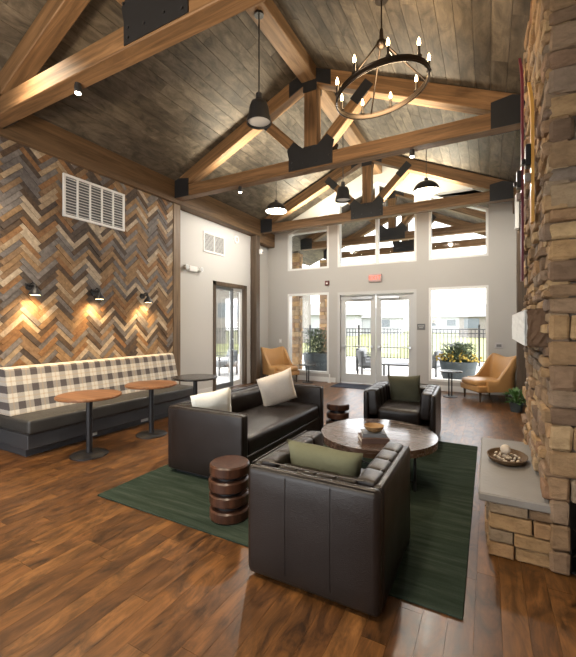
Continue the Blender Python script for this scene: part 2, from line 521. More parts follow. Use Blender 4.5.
# ceiling: two slopes of boards running the length of the room
def ceiling_slope(bm, sgn, reach, y0, y1):
    ang = math.atan(SL); L = reach / math.cos(ang); n = int(L / .19) + 1
    for i in range(n):
        a, b = i * .19 * math.cos(ang), (i + 1) * .19 * math.cos(ang)
        y = y0 - random.random() * 1.5
        while y < y1:
            yy = min(y + random.uniform(1.2, 2.6), y1)
            if yy > y0 + .01:
                ya = max(y, y0) + .002; yb = yy - .002; j = random.uniform(0, .004)
                xa, xb = RX + sgn * (a + .002), RX + sgn * (b - .002)
                za, zb = RZ - SL * (a + .002) - j, RZ - SL * (b - .002) - j
                bot = [bm.verts.new(p) for p in ((xa, ya, za), (xb, ya, zb), (xb, yb, zb), (xa, yb, za))]
                top = [bm.verts.new((v.co.x, v.co.y, v.co.z + .025)) for v in bot]
                bm.faces.new(bot); bm.faces.new(top[::-1])
                for k in range(4): bm.faces.new((bot[k], top[k], top[(k + 1) % 4], bot[(k + 1) % 4]))
            y = yy
bm = B(); ceiling_slope(bm, -1, 3.55, YB, YF + .1); ceiling_slope(bm, 1, 3.6, YB, YF + .1)
ceil = struct(link('ceiling', bm, M['ceiling']))
bm = B()
for sgn in (-1, 1):
    prism(bm, [(RX, RZ + .035), (RX + sgn * 3.7, RZ + .035 - SL * 3.7), (RX + sgn * 3.7, RZ + .3 - SL * 3.7), (RX, RZ + .3)], 'Y', YB, YF + .2)
o = struct(link('roof_deck', bm, M['shingle'])); o.parent = ceil

# far wall with window and door openings, built as upright strips
OPEN = [(-5.25, -3.94, .22, 2.52, 3.2, 4.29, 4.83), (-3.68, -1.58, 0, 2.5, 3.2, None, None), (-1.29, .01, .22, 2.52, 3.2, 4.83, 4.30)]
bm = B(); T = .2
def strip(x0, x1, zb, zt0, zt1):
    prism(bm, [(x0, zb), (x1, zb), (x1, zt1), (x0, zt0)], 'Y', YF, YF + T)
solid = [(-6.2, -5.25), (-3.94, -3.68), (-1.58, -1.29), (.01, 1.0)]
for a, b in solid: strip(a, b, 0, cz(a) + .02, cz(b) + .02)
for a, b, z0, z1, c0, t0, t1 in OPEN:
    if z0: strip(a, b, 0, z0, z0)
    strip(a, b, z1, c0, c0)
    if t0: strip(a, b, t0, cz(a) + .02, cz(b) + .02); strip
    else:
        ta = 4.95; tm = 5.38
        for (p, q, u, v) in ((a, RX, ta, tm), (RX, b, tm, ta)):
            prism(bm, [(p, u), (q, v), (q, cz(q) + .02), (p, cz(p) + .02)], 'Y', YF, YF + T)
for t_ in OPEN:
    pass
wall_far = struct(link('wall_back', bm, M['grey_wall']))
# left side: herringbone feature wall backing, white wall with a door opening, recessed last bay
bm = B()
DY0, DY1, DZ = 7.02, 8.32, 2.6
bx(bm, XL - .2, XL, 5.5, DY0, 0, 4.5); bx(bm, XL - .2, XL, DY0, DY1, DZ, 4.5); bx(bm, XL - .2, XL, DY1, 8.75, 0, 4.5)
struct(link('wall_left', bm, M['white_wall']))
bm = B(); bx(bm, XL - .35, XL - .15, 8.75, YF, 0, 4.45); struct(link('wall_left_recess', bm, M['white_wall']))
bm = B(); bx(bm, XL - .2, -5.61, YB, 5.5, 0, 4.6); hb = struct(link('wall_herringbone', bm, M['bench_base']))
bm = B(); bx(bm, XR, XR + .2, 4.72, YF, 0, 4.35); bx(bm, 1.02, 1.2, YB, 4.72, 0, 4.2); struct(link('wall_right', bm, M['grey_wall']))

bm = B()
bx(bm, -6.2, -5.8, YB - .2, YB, 0, 5.9); bx(bm, -.9, 2.6, YB - .2, YB, 0, 5.9); bx(bm, -5.8, -.9, YB - .2, YB, 3.3, 5.9)
struct(link('wall_front', bm, M['white_wall']))
# herringbone boards
bm = B(); L, W = .335, .067; s2 = math.sqrt(.5)
Y0, Y1, Z0, Z1 = 0.6, 5.5, .3, 4.12
def hboard(a0, a1, b0, b1):
    d = random.uniform(.012, .026); g = .0012
    def R(a, b): return ((a - b) * s2 + 3.0, (a + b) * s2 + 2.0)
    c = R((a0 + a1) / 2, (b0 + b1) / 2)
    if not (Y0 - .3 < c[0] < Y1 + .3 and Z0 - .3 < c[1] < Z1 + .3): return
    pts = [R(a0 + g, b0 + g), R(a1 - g, b0 + g), R(a1 - g, b1 - g), R(a0 + g, b1 - g)]
    f = [bm.verts.new((-5.61 + d, *p)) for p in pts]; k = [bm.verts.new((-5.611, *p)) for p in pts]
    bm.faces.new(f)
    for i in range(4): bm.faces.new((f[i], k[i], k[(i + 1) % 4], f[(i + 1) % 4]))
for t in range(-110, 110):
    for s in range(-15, 16):
        ox, oy = t * W + s * L, t * W - s * L
        hboard(ox, ox + L, oy, oy + W); hboard(ox + L, ox + L + W, oy + W - L, oy + W)
for co, no in (((0, Y0, 0), (0, -1, 0)), ((0, Y1, 0), (0, 1, 0)), ((0, 0, Z0), (0, 0, -1)), ((0, 0, Z1), (0, 0, 1))):
    bmesh.ops.bisect_plane(bm, geom=bm.verts[:] + bm.edges[:] + bm.faces[:], plane_co=co, plane_no=no, clear_outer=True)
o = link('herringbone_boards', bm, M['herring'], hb)

# baseboards
bm = B(); bx(bm, -5.9, -3.74, YF - .016, YF, 0, .13); bx(bm, -1.5, XR, YF - .016, YF, 0, .13); struct(link('baseboard_back', bm, M['white_trim']))
bm = B(); bx(bm, XL, XL + .016, 5.72, DY0 - .1, 0, .13); struct(link('baseboard_left', bm, M['white_trim']))
bm = B(); bx(bm, XR - .016, XR, 4.7, YF - .02, 0, .13); struct(link('baseboard_right', bm, M['white_trim']))


# windows
def window(n, poly, mull=None):
    """poly (x, z) clockwise from lower left"""
    cxm = sum(p[0] for p in poly) / len(poly); czm = sum(p[1] for p in poly) / len(poly)
    root = struct(thing('window_%d' % n, None, None, (cxm, YF + .12, min(p[1] for p in poly))))
    ox, oz = cxm, min(p[1] for p in poly)
    P = [(p[0] - ox, p[1] - oz) for p in poly]; gx, gz = cxm - ox, czm - oz
    bm = B(); t = .055
    def inset(k):
        out = []
        m = len(P)
        for i in range(m):
            p0, p1, p2 = Vector(P[i - 1]), Vector(P[i]), Vector(P[(i + 1) % m])
            e1 = (p1 - p0).normalized(); e2 = (p2 - p1).normalized()
            n1 = Vector((-e1.y, e1.x)); n2 = Vector((-e2.y, e2.x))
            if n1.dot(Vector((gx, gz)) - p1) < 0: n1, n2 = -n1, -n2
            b_ = (n1 + n2).normalized(); out.append(p1 + b_ * (k / max(.2, b_.dot(n1))))
        return out
    Q = inset(t); m = len(P)
    for i in range(m):
        j = (i + 1) % m
        prism(bm, [tuple(P[i]), tuple(P[j]), tuple(Q[j]), tuple(Q[i])], 'Y', -.124, .05)
    if mull is not None:
        bx(bm, mull - ox - .045, mull - ox + .045, -.05, .05, .03, mull_top(mull) - oz - .03)
    link('window_frame', bm, M['white_trim'], root)
    bm = B(); prism(bm, [tuple(q) for q in Q], 'Y', -.004, .004); link('pane', bm, M['glass'], root)
    z0 = 0
    return root
def mull_top(x): return 4.95 + (5.38 - 4.95) * (1 - abs(x - RX) / 1.05)
window(1, [(-5.25, .22), (-3.94, .22), (-3.94, 2.52), (-5.25, 2.52)])
window(2, [(-1.29, .22), (.01, .22), (.01, 2.52), (-1.29, 2.52)])
window(3, [(-5.25, 3.2), (-3.94, 3.2), (-3.94, 4.83), (-5.25, 4.29)])
window(4, [(-3.68, 3.2), (-1.58, 3.2), (-1.58, 4.95), (RX, 5.38), (-3.68, 4.95)], mull=-2.6)
window(5, [(-1.29, 3.2), (.01, 3.2), (.01, 4.30), (-1.29, 4.83)])

# double entrance door
d = struct(thing('door_1', None, None, (-2.63, YF + .1, 0)))
bm = B(); bx(bm, -1.05, -.98, -.1, .1, 0, 2.5); bx(bm, .98, 1.05, -.1, .1, 0, 2.5); bx(bm, -.98, .98, -.1, .1, 2.42, 2.5); link('door_frame', bm, M['door_paint'], d)
for s in (-1, 1):
    bm = B(); a, b = (-.975, -.01) if s < 0 else (.01, .975); z0, z1 = .02, 2.41
    bx(bm, a, a + .13, -.03, .03, z0, z1); bx(bm, b - .13, b, -.03, .03, z0, z1)
    bx(bm, a + .13, b - .13, -.03, .03, z0, .26); bx(bm, a + .13, b - .13, -.03, .03, z1 - .17, z1)
    lf = link('door_leaf', bm, M['door_paint'], d)
    bm = B(); bx(bm, a + .13, b - .13, -.005, .005, .26, z1 - .17); link('pane', bm, M['glass'], lf)
    bm = B(); rod(bm, (a + .06, -.09, 1.02), (b - .06, -.09, 1.02), .016); 
    for q in (a + .08, b - .08): bx(bm, q - .025, q + .025, -.11, -.03, .99, 1.05)
    link('push_bar', bm, M['alu'], lf)
    bm = B(); bx(bm, a + .35 if s < 0 else a + .08, b - .08 if s < 0 else b - .35, -.09, -.03, 2.30, 2.36); rod(bm, ((a + b) / 2, -.06, 2.35), ((a + b) / 2 + s * .3, -.2, 2.39), .01); link('door_closer', bm, M['alu'], lf)
# side patio door
d = struct(thing('door_2', None, None, (XL - .06, (DY0 + DY1) / 2, 0)))
hw = (DY1 - DY0) / 2
bm = B()
for s in (-1, 1): bx(bm, -.02, .075, s * hw - .05, s * hw + .05, 0, DZ + .06)
bx(bm, -.02, .075, -hw - .05, hw + .05, DZ - .04, DZ + .06); link('door_casing', bm, M['timber_dark'], d)
def leaf(a, b, m, xx, name):
    bm = B(); z0, z1 = .02, DZ - .05; t = .075
    bx(bm, xx - .02, xx + .02, a, a + t, z0, z1); bx(bm, xx - .02, xx + .02, b - t, b, z0, z1)
    bx(bm, xx - .02, xx + .02, a + t, b - t, z0, z0 + .12); bx(bm, xx - .02, xx + .02, a + t, b - t, z1 - t, z1)
    lf = link(name, bm, m, d); bm = B(); bx(bm, xx - .004, xx + .004, a + t, b - t, z0 + .12, z1 - t); link('pane', bm, M['glass'], lf); return lf
lf = leaf(-hw + .05, .16, M['patio_grey'], .0, 'sliding_leaf')
leaf(.10, hw - .05, M['white_trim'], -.045, 'fixed_leaf')
bm = B(); rod(bm, (.055, .12, .95), (.055, .12, 1.25), .012); bx(bm, .02, .055, .105, .135, .95, .98); bx(bm, .02, .055, .105, .135, 1.22, 1.25); link('door_handle', bm, M['alu'], lf)

# ------------------------------------------------------------------ timber frame
def gusset(bm, poly, y): prism(bm, poly, 'Y', y - .012, y)
def truss(label, y, mat_, x0=-5.55, x1=.52, th=.19, name='roof_truss', zc=4.14, group=None, bolts=True):
    """y = front face; local origin under the king post"""
    t = thing(name, label, 'truss', (RX, y + th / 2, zc), 0, group)
    A, Bx = x0 - RX, x1 - RX
    beam('bottom_chord', (A, 0, .11), (Bx, 0, .11), th, .22, mat_, t)
    rt = RZ - .02 - zc
    for s in (-1, 1):
        e = (3.0) if s > 0 else 3.0
        beam('rafter', (s * .1, 0, rt - .13 - .045), (s * e, 0, rt - .13 - SL * e), th, .24, mat_, t)
    beam('king_post', (.02, 0, .2), (.02, 0, rt - .2), th, .22, mat_, t)
    for s in (-1, 1):
        beam('web', (s * .16, 0, .28), (s * 1.02, 0, 1.14), th * .9, .17, mat_, t)
    f = -th / 2
    for side in (-1, 1):
        fy = side * (th / 2 + .012) if side > 0 else f
        g = B(); prism(g, [(-.37, .02), (.41, .02), (.41, .24), (.44, .38), (.32, .50), (.15, .36), (.13, .37), (-.09, .37), (-.11, .36), (-.28, .50), (-.40, .38), (-.37, .24)], 'Y', fy - .012, fy)
        gp = link('gusset_plate', g, M['black_steel'], t)
        if bolts and side < 0:
            for px, pz in ((-.31, .07), (-.31, .16), (.35, .07), (.35, .16), (-.1, .12), (.14, .12), (-.37, .40), (.40, .40), (.02, .34)):
                g = B(); cyl(g, (px, f - .024, pz), .014, .014, 8, axis='Y'); link('bolt_head', g, M['black'], gp)
        for s in (-1, 1):
            ex = 3.02
            zr = rt - SL * ex
            g = B(); prism(g, [(s * ex, .0), (s * (ex - .42), .0), (s * (ex - .42), .34), (s * (ex - .18), zr + .06 - .0), (s * ex, zr)], 'Y', fy - .012, fy)
            link('heel_plate', g, M['black_steel'], t)
            g = B(); prism(g, [(s * .70, .94), (s * .82, .82), (s * 1.06, 1.06), (s * .94, 1.18)], 'Y', fy - .012, fy)
            link('web_plate', g, M['black_steel'], t)
        g = B(); prism(g, [(-.36, rt - .42), (-.10, rt - .30), (-.10, rt - .42), (.14, rt - .42), (.14, rt - .30), (.38, rt - .42), (.38, rt - .18), (.02, rt - .03), (-.36, rt - .18)], 'Y', fy - .012, fy)
        link('apex_plate', g, M['black_steel'], t)
    return t
TR = 'timber trusses across the room'
truss('timber roof truss nearest the camera, cut by the top left picture corner', 2.30, M['timber'], group=TR)
truss('middle timber roof truss whose left end rests over the end of the herringbone wall', 5.50, M['timber'], group=TR)
truss('farthest indoor timber roof truss, just in front of the white window wall', 8.70, M['timber'], group=TR)
bm = B(); box(bm, (0, 0, 0), (.26, YF - YB, .24), .01)
tag(link('ridge_beam', bm, M['timber_y'], loc=(RX, (YF + YB) / 2, RZ - .15)), 'long timber ridge beam running under the peak of the ceiling', 'beam')
bm = B(); box(bm, (0, 0, 0), (.26, 8.72 - YB, .45), .01)
tag(link('header_beam', bm, M['timber_header'], loc=(-5.66, (8.72 + YB) / 2, 4.08 + .20)), 'long timber header beam along the top of the left wall', 'beam')
bm = B(); box(bm, (0, 0, 0), (.22, .86, .40), .01)
tag(link('beam_stub', bm, M['timber_y'], loc=(-5.80, 9.31, 4.14)), 'short pale timber beam end in the far left corner under the ceiling', 'beam')
bm = B(); box(bm, (0, 0, 0), (.2, YF - 4.8, .30), .01)
tag(link('header_beam', bm, M['timber_header'], loc=(.59, (YF + 4.8) / 2, 4.24)), 'timber header beam above the right wall behind the stone chimney', 'beam')
def post(x, y, wx, wy, z1, m, label):
    bm = B(); box(bm, (0, 0, z1 / 2), (wx, wy, z1), .01); o = link('timber_column', bm, m, loc=(x, y, 0)); tag(o, label, 'column'); return o
post(-5.645, 5.60, .15, .2, 4.06, M['timber_z'], 'grey brown timber column at the end of the herringbone wall')
post(-5.665, 8.63, .19, .19, 4.06, M['timber_dark'], 'timber column beside the side patio door near the far left corner')
post(.595, 8.72, .18, .19, 4.09, M['timber_dark'], 'dark timber column on the right wall behind the stone chimney')

# ------------------------------------------------------------------ fireplace
fp = thing('stone_fireplace', 'tall ledge stone fireplace with hearth and mantel at the right', 'fireplace', (.36, 2.93, 0))
FY1 = 1.75                                                   # local far end of the chimney
def stones(bm, rows, u0, u1, put, skip=None, lmin=.16, lmax=.48, corner=False):
    z = 0.0
    for h in rows:
        u = u0 - (random.random() * .2 if not corner else 0)
        while u < u1 - .01:
            L = random.uniform(lmin, lmax); v = min(u + L, u1)
            if u1 - v < .09: v = u1
            uu = max(u, u0)
            if v - uu > .03 and not (skip and skip(uu, v, z, z + h)): put(bm, uu + .004, v - .004, z + .004, z + h - .004)
            u = v
        z += h
def jit(bm, vs, a):
    for v in vs: v.co += Vector((random.uniform(-a, a), random.uniform(-a, a), random.uniform(-a, a)))
random.seed(11)
rows = []
while sum(rows) < 4.40: rows.append(random.choice((.09, .11, .13, .15, .17)))
bm = B()
def put_x(bm, a, b, c, d):                                  # stones on the face that looks into the room
    p = random.uniform(.0, .05); vs = bx(bm, -.0 - p, .10, a, b, c, d, .012); jit(bm, vs, .007)
def put_y(bm, a, b, c, d):
    p = random.uniform(.0, .03); vs = bx(bm, a, b, -p, .10, c, d, .014); jit(bm, vs, .006)
random.seed(17); fine = []
while sum(fine) < 4.40: fine.append(random.choice((.06, .075, .09, .11)))
stones(bm, fine, .0, FY1, put_x, lmin=.10, lmax=.34, skip=lambda a, b, c, d: c < .40 and a < 1.3)
random.seed(5)
stones(bm, rows, -.01, .62, put_y, skip=lambda a, b, c, d: c < .40 or d > cz(.36 + b) - .03, lmin=.10, lmax=.42, corner=True)
low = []
for r_ in rows:
    if sum(low) < .40: low.append(r_)
stones(bm, low, -.01, .10, put_y, lmin=.2, lmax=.3, corner=True)
stones(bm, [r for r in rows], .0, .30, lambda bm, a, b, c, d: jit(bm, bx(bm, a, b, FY1 - .1, FY1 + random.uniform(0, .03), c, d, .008), .004))
st = link('stonework', bm, M['stone'], fp)
def prism2(bm, y0, y1, z0): prism(bm, [(.03, z0), (.62, z0), (.62, cz(.98) - .04), (.03, cz(.39) - .04)], 'Y', y0, y1)
bm = B(); prism2(bm, .36, FY1 - .03, 0); prism2(bm, .03, .36, .47); bx(bm, .03, .10, .03, .36, 0, .47); link('mortar_core', bm, M['mortar'], st)
bm = B(); bx(bm, .11, .6, .34, .355, .0, .46); bx(bm, .105, .115, .04, .35, 0, .46); bx(bm, .11, .6, .04, .35, .0, .012); fb = link('log_niche', bm, M['black_steel'], fp)
bm = B(); rod(bm, (.12, .02, .30), (.26, .02, .12), .0025); rod(bm, (.12, .02, .12), (.26, .02, .30), .0025); link('fire_screen', bm, M['bronze'], fb)
# hearth
bm = B(); random.seed(3)
hr = [.10, .09, .11, .075]
stones(bm, hr, -.36, .02, lambda bm, a, b, c, d: jit(bm, bx(bm, a, b, .02 - random.uniform(0, .02), .12, c, d, .008), .004), lmin=.12, lmax=.3, corner=True)
stones(bm, hr, .10, 1.38, lambda bm, a, b, c, d: jit(bm, bx(bm, -.36 - random.uniform(0, .02), -.26, a, b, c, d, .008), .004), corner=True)
stones(bm, hr, -.26, .0, lambda bm, a, b, c, d: jit(bm, bx(bm, a, b, 1.30, 1.40 + random.uniform(0, .02), c, d, .008), .004), corner=True)
hs = link('hearth_stonework', bm, M['stone'], fp)
bm = B(); bx(bm, -.33, .03, .05, 1.37, 0, .37); link('mortar_core', bm, M['mortar'], hs)
bm = B(); vs = bx(bm, -.42, .03, -.01, 1.44, .375, .435, .01); link('hearth_slab', bm, M['slab'], fp)
# mantel
bm = B(); rbox(bm, (-.02, .92, 1.58), (.20, 1.52, .27), .02, n=8, fn=lambda v, t: v + Vector((random.uniform(-.004, .004), random.uniform(-.006, .006), random.uniform(-.004, .004)))); mt = link('mantel', bm, M['mantel'], fp)
bm = B(); rbox(bm, (-.125, .92, 1.58), (.02, 1.50, .255), .008, n=8, fn=lambda v, t: v + Vector((random.uniform(-.004, .004), 0, 0))); o = link('mantel_face', bm, M['mantel_face'], mt); o['label'] = 'chipped front face of the mantel with window glare painted on'
random.seed(21)


# vintage skis on the chimney
def ski(loc, L, m, label, binding_z):
    t = thing('vintage_ski', label, 'ski', loc)
    bm = B(); n = 22
    secs = []
    for i in range(n + 1):
        z = L * i / n; wv = .038 + .010 * (abs(2 * i / n - 1)) ** 2
        off = 0
        if z > L - .28: k = (z - (L - .28)) / .28; off = -.022 * k * k; wv *= max(.18, 1 - k ** 3)
        th = .010
        secs.append([bm.verts.new((off - th, -wv, z)), bm.verts.new((off - th, wv, z)), bm.verts.new((off + th, wv, z)), bm.verts.new((off + th, -wv, z))])
    for A, D in zip(secs, secs[1:]):
        for k in range(4): bm.faces.new((A[k], A[(k + 1) % 4], D[(k + 1) % 4], D[k]))
    bm.faces.new(secs[0]); bm.faces.new(secs[-1])
    link('ski_blade', bm, m, t)
    bm = B(); bx(bm, -.045, -.010, -.045, .045, binding_z, binding_z + .16, .006); bx(bm, -.07, -.045, -.03, .03, binding_z + .02, binding_z + .06, .006); link('binding', bm, M['black'], t)
    bm = B(); bx(bm, -.05, -.010, -.03, .03, binding_z - .12, binding_z - .05, .006); link('heel_binding', bm, M['steel'], t)
    return t
ski((.290, 4.22, 2.02), 2.15, M['maroon'], 'dark maroon vintage ski hanging on the stone chimney, behind the honey one', .9)
ski((.290, 3.30, 2.36), 1.05, M['orange'], 'shorter honey coloured ski on the stone chimney, nearer the camera', .42)

# unseen lights added over the middle and farthest chords to brighten the boards
for lx in (-3.75, -1.45):
    l = lamp('added_chord_fill', 'AREA', (lx, 8.80, 4.39), 60, (1, .90, .68), 1.3, (PI, 0, 0)); l.data.shape = 'RECTANGLE'; l.data.size_y = .06
    l = lamp('added_chord_fill', 'AREA', (lx, 5.74, 4.34), 34, (1, .90, .70), 1.3, (PI - R(12), 0, 0)); l.data.shape = 'RECTANGLE'; l.data.size_y = .05
# added spots without fixtures, brightening the front of the room
for lx, ly in ((-3.6, .5), (-1.3, .3), (-4.4, 2.0)):
    lamp('added_front_fill', 'SPOT', (lx, ly, 4.6), 230, (1, .84, .62), .25, (0, 0, 0), .9, R(120))
# unseen spot added behind the camera to light the nearest truss
lamp('added_rear_fill', 'SPOT', (-2.4, -1.0, 1.9), 480, (1, .76, .46), .25, Vector((-.15, 3.3, 2.7)).to_track_quat('-Z', 'Y').to_euler(), .8, R(85))

# ------------------------------------------------------------------ wall fittings
def louver(name, label, loc, rz, wd, ht, panels, m, slats, cat='vent'):
    """faces local +X, width along Y"""
    t = thing(name, label, cat, loc, rz)
    bm = B(); bx(bm, 0, .004, -wd / 2 + .02, wd / 2 - .02, .02, ht - .02); link('vent_back', bm, M['vent_dark'], t)
    bm = B(); f = .035
    bx(bm, 0, .03, -wd / 2, wd / 2, 0, f); bx(bm, 0, .03, -wd / 2, wd / 2, ht - f, ht)
    for i in range(panels + 1):
        y = -wd / 2 + f / 2 + (wd - f) * i / panels; g = f / 2 if i in (0, panels) else f * .35
        bx(bm, 0, .028, y - g, y + g, f, ht - f)
    link('vent_frame', bm, m, t)
    bm = B(); n = slats
    for i in range(n):
        z = f + (ht - 2 * f) * (i + .5) / n; box(bm, (.012, 0, z), (.022, wd - .07, .006), 0, Matrix.Rotation(math.radians(35), 3, 'Y'))
    link('vent_slats', bm, m, t); return t
louver('return_air_grille', 'large white return air grille high on the herringbone wall', (-5.585, 3.82, 3.225), 0, 1.06, .64, 5, M['white_metal'], 13)
louver('supply_air_grille', 'pale double panel air grille on the white wall above the side door', (XL, 7.0, 3.30), 0, .78, .47, 2, M['white_metal'], 14)
# emergency light
t = thing('emergency_light', 'white twin head emergency light on the white wall left of the side door', 'light', (XL, 6.24, 2.78))
bm = B(); rbox(bm, (.035, 0, .06), (.07, .26, .12), .02, n=2); link('housing', bm, M['white_metal'], t, 40)
for s in (-1, 1):
    bm = B(); rod(bm, (.05, s * .12, .07), (.05, s * .2, .07), .012); cyl(bm, (.03, s * .23, .07), .055, .07, 16, axis='X'); h = link('lamp_head', bm, M['white_metal'], t, 40)
    bm = B(); cyl(bm, (.101, s * .23, .07), .042, .004, 16, axis='X'); link('lamp_lens', bm, M['alu'], h)
t = thing('wall_strobe', 'small round white strobe on the white wall beside the air grille', 'alarm', (XL, 7.88, 3.82))
bm = B(); cyl(bm, (0, 0, 0), .10, .035, 24, axis='X'); link('backplate', bm, M['white_metal'], t, 40)
bm = B(); rbox(bm, (.045, 0, 0), (.02, .05, .11), .008, n=2); link('strobe_lens', bm, M['steel'], t, 40)
t = thing('security_camera', 'small white camera on the timber column near the far left corner', 'camera', (-5.57, 8.70, 3.62))
bm = B(); rbox(bm, (.05, 0, 0), (.09, .1, .14), .02, n=2); link('camera_housing', bm, M['white_metal'], t, 40); bm = B(); cyl(bm, (.096, 0, -.02), .022, .01, 14, axis='X'); link('camera_lens', bm, M['black'], t)
# exit sign
t = thing('exit_sign', 'red lit exit sign above the double entrance doors', 'sign', (-2.62, YF, 2.74))
bm = B(); rbox(bm, (0, -.03, .10), (.34, .06, .21), .012, n=2); link('sign_housing', bm, M['exit_body'], t, 40)
text_mesh('sign_letters', 'EXIT', .155, .002, M['exit_red'], t, (0, -.0625, .10), (PI / 2, 0, 0))
t = thing('fire_alarm', 'small dark red fire alarm left of the exit sign', 'alarm', (-3.98, YF, 2.72))
bm = B(); rbox(bm, (0, -.025, .06), (.12, .05, .13), .01, n=2); link('alarm_body', bm, M['red'], t, 40); bm = B(); bx(bm, -.025, .025, -.058, -.05, .03, .07); link('alarm_lens', bm, M['white_metal'], t)
t = thing('door_sign', 'small grey sign plate right of the double entrance doors', 'sign', (-1.47, YF, 1.48))
bm = B(); rbox(bm, (0, -.006, .075), (.19, .012, .15), .004, n=1); link('sign_plate', bm, M['plate'], t); bm = B(); bx(bm, -.07, .07, -.0135, -.012, .09, .102); bx(bm, -.05, .05, -.0135, -.012, .05, .058); link('sign_lines', bm, M['outlet'], t)
t = thing('wall_switch', 'pale switch plate on the far wall above the left tan chair', 'switch', (-5.5, YF, 1.06))
bm = B(); rbox(bm, (0, -.004, .06), (.085, .008, .12), .003, n=1); link('switch_plate', bm, M['outlet'], t); bm = B(); bx(bm, -.02, .02, -.012, -.008, .03, .09); link('rocker', bm, M['white_metal'], t)
t = thing('thermostat', 'dark thermostat panel on the far wall above the right tan chair', 'thermostat', (.22, YF, 1.07))
bm = B(); rbox(bm, (0, -.01, .06), (.16, .02, .12), .005, n=1); link('thermostat_plate', bm, M['steel'], t); bm = B(); bx(bm, -.05, .05, -.024, -.02, .03, .09); link('thermostat_screen', bm, M['plate'], t)
t = thing('wall_speaker', 'slim beige wall speaker near the dark column behind the chimney', 'speaker', (.50, 8.55, 3.48))
bm = B(); rbox(bm, (0, 0, .33), (.07, .16, .66), .012, n=2); link('speaker_body', bm, M['outlet'], t, 40); bm = B(); bx(bm, -.04, -.035, -.06, .06, .04, .62); link('speaker_grille', bm, M['plate'], t)
bm = B(); bx(bm, .03, .125, -.02, .02, .3, .36); link('bracket', bm, M['black'], t)

# ------------------------------------------------------------------ bench and bistro tables
bn = thing('banquette_bench', 'long bench with plaid back and charcoal seat under the herringbone wall', 'bench', (-5.2, 3.88, 0))
HB = 1.44
bm = B(); bx(bm, -.36, .36, -HB, HB, .10, .28, .006); link('bench_base', bm, M['bench_base'], bn)
bm = B(); bx(bm, -.36, .26, -HB + .03, HB - .02, 0, .10); link('plinth', bm, M['bench_base'], bn)
bm = B(); rbox(bm, (.03, 0, .37), (.74, 2 * HB + .02, .18), .035, bulge=(0, 0, .012), n=10); link('seat_cushion', bm, M['vinyl'], bn, 50)
bm = B()
prism(bm, [(-.03, .455), (-.17, 1.025), (-.21, 1.05), (-.36, 1.05), (-.36, .455)], 'Y', -HB, HB)
bmesh.ops.bevel(bm, geom=bm.edges[:], offset=.012, segments=2, affect='EDGES')
link('plaid_backrest', bm, M['plaid'], bn)
for yy in (-.55, .36, 1.15):
    bm = B(); bx(bm, .26, .268, yy - .07, yy + .07, .03, .085); 
    o = link('outlet_plate', bm, M['outlet'], bn)


def bistro(loc, r, m, label, h=.745):
    t = thing('bistro_table', label, 'table', loc, 0, 'round bistro tables along the bench')
    bm = B(); lathe(bm, [(0, h - .032), (r - .012, h - .032), (r, h - .022), (r, h - .006), (r - .006, h), (0, h)], 48); link('tabletop', bm, m, t, 35)
    bm = B(); cyl(bm, (0, 0, .03), .036, h - .062, 20); link('pedestal', bm, M['black'], t, 40)
    bm = B(); lathe(bm, [(0, 0), (.215, 0), (.215, .012), (.20, .022), (.06, .034), (0, .034)], 40); link('base', bm, M['black'], t, 30)
    bm = B(); lathe(bm, [(0, h - .045), (.10, h - .045), (.10, h - .033), (0, h - .033)], 20); link('mounting_plate', bm, M['black'], t)
    return t
bistro((-4.33, 2.88, 0), .37, M['table_wood'], 'round wood topped bistro table nearest the camera by the bench')
bistro((-4.33, 3.84, 0), .36, M['table_wood'], 'middle round wood topped bistro table by the bench')
bistro((-4.27, 4.70, 0), .36, M['table_dark'], 'round dark topped bistro table farthest along the bench behind the sofa')


